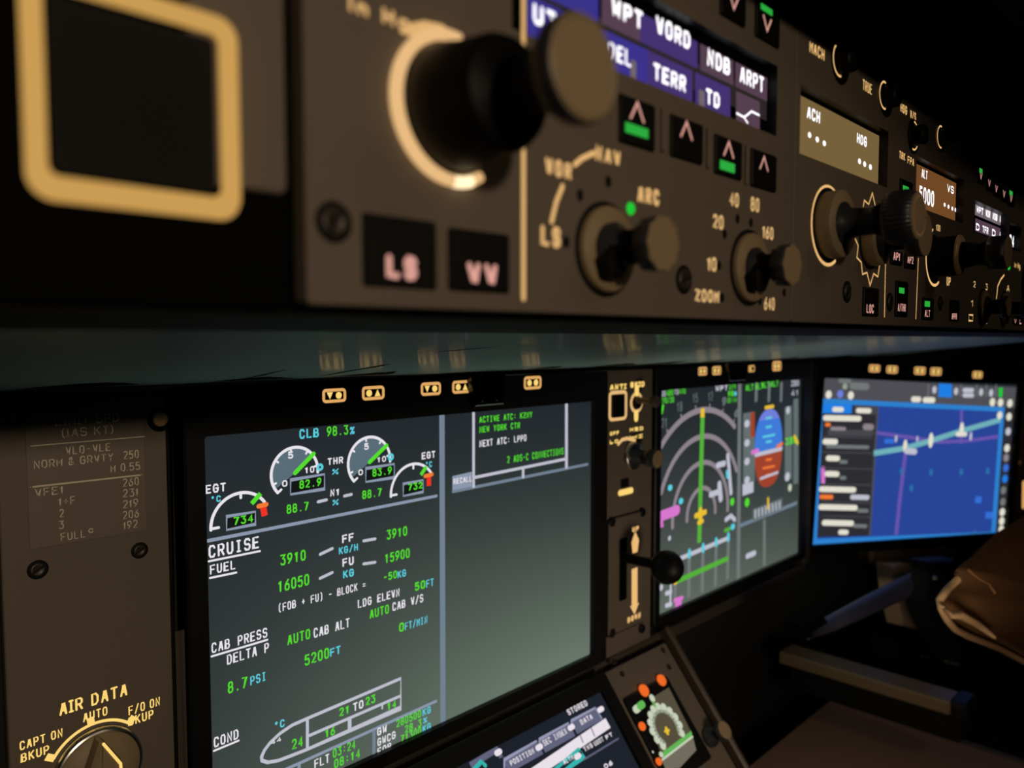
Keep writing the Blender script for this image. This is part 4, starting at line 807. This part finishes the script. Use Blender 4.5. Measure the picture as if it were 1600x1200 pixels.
c = P2.uv(985, 712); o = t.part('selector_knob', MB().lathe([(0.0085, 0.001), (0.0085, 0.005), (0.0062, 0.0055), (0.0060, 0.018)], 'knob_dark', c, 32))
t.part('knob_skirt', MB().lathe([(0.0118, 0.001), (0.0118, 0.0045), (0.0108, 0.0052), (0.006, 0.0052)], 'steel', c, 32), o)
t.part('knob_cap', MB().lathe([(0.0058, 0.016), (0.0074, 0.018), (0.0074, 0.028)], 'knob_dark', c, 32).lathe([(0.0074, 0.028), (0.0072, 0.0284)], 'knob_tan', c, 32, False), o)
c = P2.uv(991, 625); o = t.part('toggle', MB().lathe([(0.003, 0.003), (0.0025, 0.016), (0.005, 0.018), (0.005, 0.023), (0.004, 0.0235)], 'trim_brown', c, 20))
q = rect4(P2, (970, 749), (982, 760), 0.001); o = t.part('latch_slot', MB().prism(rrect(*q, 0.0005), 0.001, 0.0014, 'black_matte'))
c = P2.uv(976, 768); t.part('indicator_light', MB().prism(rrect(c[0] - 0.0105, c[1] - 0.0026, c[0] + 0.0105, c[1] + 0.0026, 0.0024), 0.001, 0.0018, 'legend_yellow', 0.0004))
q = (P2.uv(948, 850)[0], P2.uv(948, 994)[1], P2.uv(1005, 880)[0], P2.uv(948, 812)[1])
t.part('plate_gap', MB().prism(rrect(q[0] - 0.0012, q[1] - 0.0012, q[2] + 0.0012, q[3] + 0.0012, 0.003), 0.001, 0.0013, 'black_matte'))
o = t.part('lever_plate', MB().prism(rrect(*q, 0.002), 0.001, 0.0028, 'panel_grey', 0.0008, [rrect(P2.uv(964.5, 880)[0], P2.uv(965, 938)[1], P2.uv(974, 880)[0], P2.uv(965, 841)[1], 0.001, 2)]))
for x, y in ((952.5, 815), (1000, 800), (952.5, 988), (999.5, 981)):
    c = P2.uv(x, y); t.part('screw', MB().lathe([(0.004, 0.0028), (0.0038, 0.0036), (0.002, 0.0032)], 'black_plastic', c, 16), o)
t.part('lever_slot', MB().prism(rrect(P2.uv(963.5, 880)[0], P2.uv(965, 938)[1], P2.uv(975, 880)[0], P2.uv(965, 841)[1], 0.001, 2), 0.0028, 0.0031, 'black_fabric'), o)
k = Ink(P2, 0.0029, t, o)
k.T('UP', 988, 832, 998, 8, 'legend_amber', 0.14); k.mb.flat([(k.pt(992, 836)[0] + a_, k.pt(992, 846)[1] + b2) for a_, b2 in ((-0.0048, 0), (-0.003, -0.010), (0.004, -0.010), (0.0062, 0), (0.0005, 0.009))][::1], k.zz(), 'legend_amber')
k.L([(991.5, 888), (991.5, 950)], 0.0085, 'legend_amber', False); c = k.pt(991.5, 948); k.mb.flat([(c[0] - 0.0065, c[1] + 0.002), (c[0], c[1] - 0.007), (c[0] + 0.0065, c[1] + 0.002)], k.zz(), 'legend_amber')
k.T('DOWN', 980.5, 974, 1001, 9, 'legend_amber', 0.14)
t.part('marking', k.mb, o)
c = P2.uv(968, 869)
o = t.part('gear_lever', MB().tube([(c[0], c[1], -0.002), (c[0], c[1], 0.012), (c[0] + 0.001, c[1], 0.036)], [0.0042, 0.0042, 0.0048], 'knob_black', 12))
mb = MB(); sr = 0.0138; mb.lathe([(sr * math.sin(PI * i / 12) + 1e-5, 0.047 - sr * math.cos(PI * i / 12)) for i in range(13)], 'knob_black', (c[0] + 0.001, c[1]), 28); t.part('lever_knob', mb, o, 'round black ball on the end of the lever')

# ------------------------------------------------------------------ centre console: lower display and clock panel (tilted plane)
def p4(x, y): return P4.uv(x, y)
vtop = p4(938, 1054)[1]
sR = p4(963, 1131)[0]; sT = p4(937, 1082)[1]
t = Thing('system_display', 'lower tilted screen at the bottom with white tabs and a teal outlined box', 'display', P4, sR - 0.1, sT)
scr4 = (sR - 0.33, sT - 0.16, sR, sT)
t.part('bezel', MB().prism(rrect(sR - 0.345, sT - 0.17, sR + 0.0135, sT + 0.0135, 0.003), -0.01, 0.003, 'black_plastic', 0.001, [rrect(*scr4)]))
g = 0.0002; o = t.part('screen', MB().prism(rrect(scr4[0] - g, scr4[1] - g, scr4[2] + g, scr4[3] + g), -0.002, 0.0, 't_bg'))
def draw_mfd(k):
    k.T('STORED', 889, 1118, 919, 11, 't_white', 0.1)
    # tabs
    k.P([(891, 1126), (931, 1104), (942, 1124), (902, 1147)], 't_tab'); k.L([(893, 1136), (893, 1126), (930, 1106), (940, 1122)], 0.0014, 't_edge')
    k.P([(842, 1156), (889, 1130), (899, 1150), (852, 1176)], 't_tab'); k.L([(843, 1165), (843, 1155), (888, 1130)], 0.0014, 't_edge')
    k.P([(787, 1188), (839, 1158), (849, 1178), (810, 1200), (792, 1204)], 't_tab'); k.L([(788, 1200), (788, 1187), (838, 1158)], 0.0014, 't_edge')
    k.L([(735, 1196), (778, 1170), (783, 1184)], 0.004, 't_tab', False)
    k.T('POSITION', 799, 1197, 836, 10, 't_white', 0.09); k.T('SEC INDEX', 851, 1166, 887, 11, 't_white', 0.09); k.T('DATA', 909, 1133, 927, 10, 't_white', 0.09)
    for x, y in ((842, 1169), (892, 1138), (938, 1110), (778, 1177)): k.L([(x - 2, y), (x + 3, y - 3)], 0.004, 't_white')
    k.P([(804, 1218), (946, 1122), (954, 1137), (826, 1224)], 't_white'); k.L([(906, 1148), (911, 1160)], 0.001, 't_tab'); k.L([(924, 1138), (929, 1150)], 0.001, 't_tab')
    k.L([(858, 1210), (905, 1170), (913, 1181), (880, 1206)], 0.0024, 't_teal', False); k.T('ALTN', 882, 1195, 897, 9, 't_white', 0.09); k.L([(900, 1183), (905, 1180)], 0.004, 't_white')
    k.T('TNS', 914, 1175, 927, 9, 't_white', 0.09); k.T('UDOT', 930, 1166, 944, 9, 't_white', 0.09); k.T('FT', 948, 1156, 958, 8, 't_white', 0.09)
    k.L([(912, 1187), (966, 1154)], 0.0012, 't_tab'); k.T('06', 946, 1202, 958, 9, 't_white', 0.09); k.L([(741, 1202), (752, 1190), (758, 1196)], 0.003, 't_teal')
k = Ink(P4, 0.00006); draw_mfd(k); t.part('screen_image', k.mb, o)

cR = p4(1094, 1100)[0]; cL = sR + 0.0145
t = Thing('standby_compass_panel', 'tilted bronze panel at bottom centre with small compass screen and orange lights', 'control panel', P4, (cL + cR) / 2, vtop - 0.06)
t.part('faceplate', MB().prism(rrect(cL, -0.22, cR, vtop, 0.002), -0.006, 0.0, 'panel_grey', 0.0008))
f = [p4(983, 1088), p4(1046, 1050), p4(1086, 1147), p4(1034, 1188)]
fu0 = p4(1001, 1138)[0] - 0.004; fu1 = p4(1066, 1106)[0]; fv1 = p4(1040, 1056)[1]; fv0 = p4(1060, 1195)[1] - 0.01
o = t.part('screen_housing', MB().prism(rrect(fu0, fv0, fu1, fv1, 0.003), 0.0, 0.003, 'black_plastic', 0.001))
k = Ink(P4, 0.00308)
k.P([(1018, 1091), (1045, 1074), (1081, 1146), (1036, 1184), (1022, 1150)], 'c_olive'); k.P([(1034, 1188), (1082, 1150), (1088, 1172), (1062, 1200), (1040, 1202)], 'c_box'); k.P([(1034, 1176), (1080, 1142), (1082, 1150), (1036, 1184)], 'c_green'); k.L([(1035, 1187), (1082, 1151)], 0.0016, 'c_pale')
c = k.pt(1041, 1137); rx = abs(k.pt(1066, 1120)[0] - k.pt(1041, 1137)[0]) * 0.62; r = k.dist(1041, 1137, 33)
k.mb.stroke(arc(c, rx, -35, 215, 40), 0.0062, k.zz(), 'c_ring')
for i in range(12):
    a = math.radians(-35 + 250 * i / 11); p = (c[0] + rx * 1.12 * math.cos(a), c[1] + rx * 1.12 * math.sin(a)); k.mb.disc(p, 0.0034, k.zz(), 'c_pale', 8)
    p = (c[0] + rx * 0.86 * math.cos(a), c[1] + rx * 0.86 * math.sin(a)); k.mb.stroke([p, (p[0] * 0.3 + 0.7 * (c[0] + rx * 0.98 * math.cos(a)), p[1] * 0.3 + 0.7 * (c[1] + rx * 0.98 * math.sin(a)))], 0.001, k.zz(), 'c_olive')
k.DOT(1019, 1091, 8, 'c_pale', 0.9); k.L([(1020, 1097), (1024, 1104)], 0.002, 'c_green'); k.L([(1041, 1138), (1043, 1146)], 0.003, 'g_yellow'); k.L([(1039, 1143), (1045, 1141)], 0.002, 'g_yellow')
k.L([(993, 1109), (997, 1106)], 0.006, 'c_pale'); k.L([(999, 1104), (1004, 1100)], 0.006, 'c_green'); k.DOT(1033, 1179, 6, 'c_pale'); k.DOT(1020, 1175, 2.5, 'c_pale')
t.part('screen_image', k.mb, o)
for x, y, r in ((1006, 1079, 0.0052), (1033.5, 1063, 0.0050), (1003, 1135, 0.0035), (1029, 1190, 0.003)):
    c = P4.uv(x, y, 0.003); t.part('indicator_light', MB().lathe([(r, 0.0028), (r * 0.9, 0.0042), (r * 0.4, 0.0048)], 'c_orange', c, 18))
c = p4(1100, 1166); c = (cR - 0.012, p4(1094, 1162)[1]); o = t.part('selector_knob', MB().lathe([(0.0085, 0.0), (0.0080, 0.004), (0.0055, 0.005), (0.0055, 0.014)], 'knob_dark', c, 28)); t.part('knob_cap', MB().lathe([(0.0055, 0.012), (0.0074, 0.013), (0.0074, 0.019)], 'knob_dark', c, 28).lathe([(0.0074, 0.019), (0.0070, 0.0194)], 'knob_tan', c, 28, False), o)
for x, y in ((972, 1053), (1036, 1016), (960, 1035), (1045, 1042)): screw(t, P4, x, y, 5, 45)
t.part('side_trim', MB().prism(rrect(cR + 0.007, -0.24, cR + 0.0135, vtop + 0.012, 0.002), -0.02, 0.004, 'trim_brown', 0.002))
t.part('side_channel', MB().prism(rrect(cR + 0.0003, -0.24, cR + 0.0068, vtop + 0.002, 0.001), -0.02, -0.004, 'black_matte', 0.0008))

# ------------------------------------------------------------------ beyond the console, right side
def loc2(x, y, n): u, v = P2.uv(x, y, n); return (u, v, n)
t = Thing('support_strut', 'grey strut tinted with blue screen light slanting down from a dark bracket below the map screen', 'strut', P2, *P2.uv(1370, 935, 0.10))
t.part('tube', MB().tube([loc2(1262, 991, 0.10), loc2(1300, 973, 0.10), loc2(1370, 939, 0.10), loc2(1448, 901, 0.10)], [0.005, 0.0080, 0.0108, 0.0128], 'strut_screen_tint', 16, 0.9))
def slab(fr, pts, n, th, m, ch=0.003):
    o = [fr.uv(x, y, n) for x, y in pts]
    ar = sum(o[i][0] * o[(i + 1) % len(o)][1] - o[(i + 1) % len(o)][0] * o[i][1] for i in range(len(o)))
    if ar < 0: o = o[::-1]
    return MB().prism(o, n - th, n, m, ch)
t.part('shade_block', slab(P2, [(1258, 978), (1290, 962), (1300, 976), (1292, 986), (1262, 1002)], 0.104, 0.02, 'black_fabric'))  # black block added as shade where the strut fades into the dark
t.part('bracket', slab(P2, [(1450, 878), (1494, 874), (1482, 900), (1464, 935), (1474, 965), (1500, 1000), (1516, 1030), (1490, 1034), (1462, 990), (1444, 942), (1452, 915), (1454, 893)], 0.125, 0.02, 'dark_cloth'))
c = P2.uv(1460, 903, 0.126); t.part('pin', MB().lathe([(0.0035, 0.125), (0.003, 0.129), (0.001, 0.130)], 'steel', c, 16))
t = Thing('pedal_plate', 'beige brown upright plate seen behind the slanting strut', 'plate', P2, *P2.uv(1425, 930, 0.06))
t.part('plate', slab(P2, [(1394, 884), (1454, 866), (1454, 905), (1438, 938), (1447, 960), (1459, 990), (1411, 978), (1400, 930)], 0.06, 0.02, 'post_beige'))
t = Thing('shoe', 'large glossy brown leather shoe with a shining rim at the right edge', 'shoe', P2, *P2.uv(1560, 930, 0.20))
ou = [P2.uv(x, y, 0.20) for x, y in ((1740, 1090), (1660, 1062), (1605, 1036), (1560, 1010), (1530, 996), (1505, 985), (1486, 970), (1472, 952), (1469, 938), (1480, 920), (1494, 906), (1490, 894), (1500, 884), (1520, 868), (1540, 848), (1558, 832), (1600, 806), (1660, 780), (1740, 770), (1800, 860), (1800, 1000))]
cx = P2.uv(1640, 930, 0.20); mb = MB(); vs = []; n = len(ou); ks = [1.0, 0.97, 0.9, 0.78, 0.62, 0.45, 0.25, 0.08]
for s_ in ks:
    z = 0.20 + 0.050 * math.sqrt(max(0, 1 - s_ ** 2.2)); vs += [(cx[0] + (p[0] - cx[0]) * s_, cx[1] + (p[1] - cx[1]) * s_, z + 0.003 * math.sin(i * 0.9) * (1 - s_)) for i, p in enumerate(ou)]
fs = [(k_ * n + i, (k_ + 1) * n + i, (k_ + 1) * n + (i + 1) % n, k_ * n + (i + 1) % n) for k_ in range(len(ks) - 1) for i in range(n)] + [tuple(reversed([(len(ks) - 1) * n + i for i in range(n)]))]
fs = [tuple(reversed(f)) for f in fs] if sum(ou[i][0] * ou[(i + 1) % n][1] - ou[(i + 1) % n][0] * ou[i][1] for i in range(n)) > 0 else fs
mb.add(vs, fs, 'leather_brown', True); up = t.part('upper', mb)
def px3(l): return [loc2(x, y, n_) for x, y, n_ in l]
t.part('sole', MB().tube(px3([(1496, 906, 0.207), (1480, 921, 0.207), (1468, 938, 0.207), (1471, 952, 0.207), (1480, 969, 0.208), (1492, 983, 0.208), (1512, 994, 0.208), (1560, 1013, 0.208), (1640, 1056, 0.208)]), 0.0030, 'sole_tan', 10), None, 'edge of the sole, its highlight put into a pale colour')
t.part('welt', MB().tube(px3([(1474, 950, 0.213), (1486, 962, 0.216), (1500, 961, 0.220), (1526, 975, 0.224), (1554, 996, 0.228)]), [0.0015, 0.0024, 0.0034, 0.0032, 0.0014], 'sole_tan', 10), None, 'raised strip along the highlight, the shine put into a pale colour')  # pale strip laid along the highlight line of the shoe
t.part('seam', MB().tube(px3([(1512, 890, 0.230), (1530, 904, 0.238), (1545, 912, 0.242), (1554, 926, 0.244)]), 0.0011, 'leather_brown', 8), up)
# rail and table
t = Thing('console_rail', 'long brown metal rail running away at knee height below the map screen', 'rail', P2, 0.83, -0.352)
mb = MB().prism(rrect(0.816, -0.366, 0.850, -0.352, 0.003), 0.008, 0.182, 'rail_brown', 0.002); t.part('rail', mb)
t.part('end_cap', MB().prism(rrect(0.814, -0.368, 0.852, -0.350, 0.004), 0.1825, 0.197, 'black_plastic', 0.003))
t.part('under_channel', MB().prism(rrect(0.820, -0.392, 0.852, -0.3665, 0.002), 0.02, 0.19, 'black_matte', 0.002))
t = Thing('placard_box', 'dark box with two small grey labels between the shoe and the rail', 'box', P2, *P2.uv(1465, 1035, 0.08))
t.part('box', slab(P2, [(1400, 1000), (1530, 1030), (1530, 1064), (1400, 1036)], 0.08, 0.03, 'black_plastic'))
t.part('label', slab(P2, [(1440, 1023), (1456, 1027), (1456, 1032), (1440, 1028)], 0.0810, 0.0009, 'placard_grey', 0)); t.part('label', slab(P2, [(1477, 1030), (1499, 1036), (1499, 1042), (1477, 1036)], 0.0810, 0.0009, 'ink_grey', 0))
t = Thing('table', 'flat brown table top with a corner pointing away at the bottom right', 'table', P2, 0.7, -0.42)
t.part('table_top', MB().prism(rrect(0.64, -0.432, 0.882, -0.420, 0.001), 0.040, 0.52, 'table_brown', 0.001))
t.part('table_edge', MB().prism(rrect(0.8825, -0.434, 0.890, -0.4185, 0.001), 0.040, 0.52, 'panel_dark', 0.001))
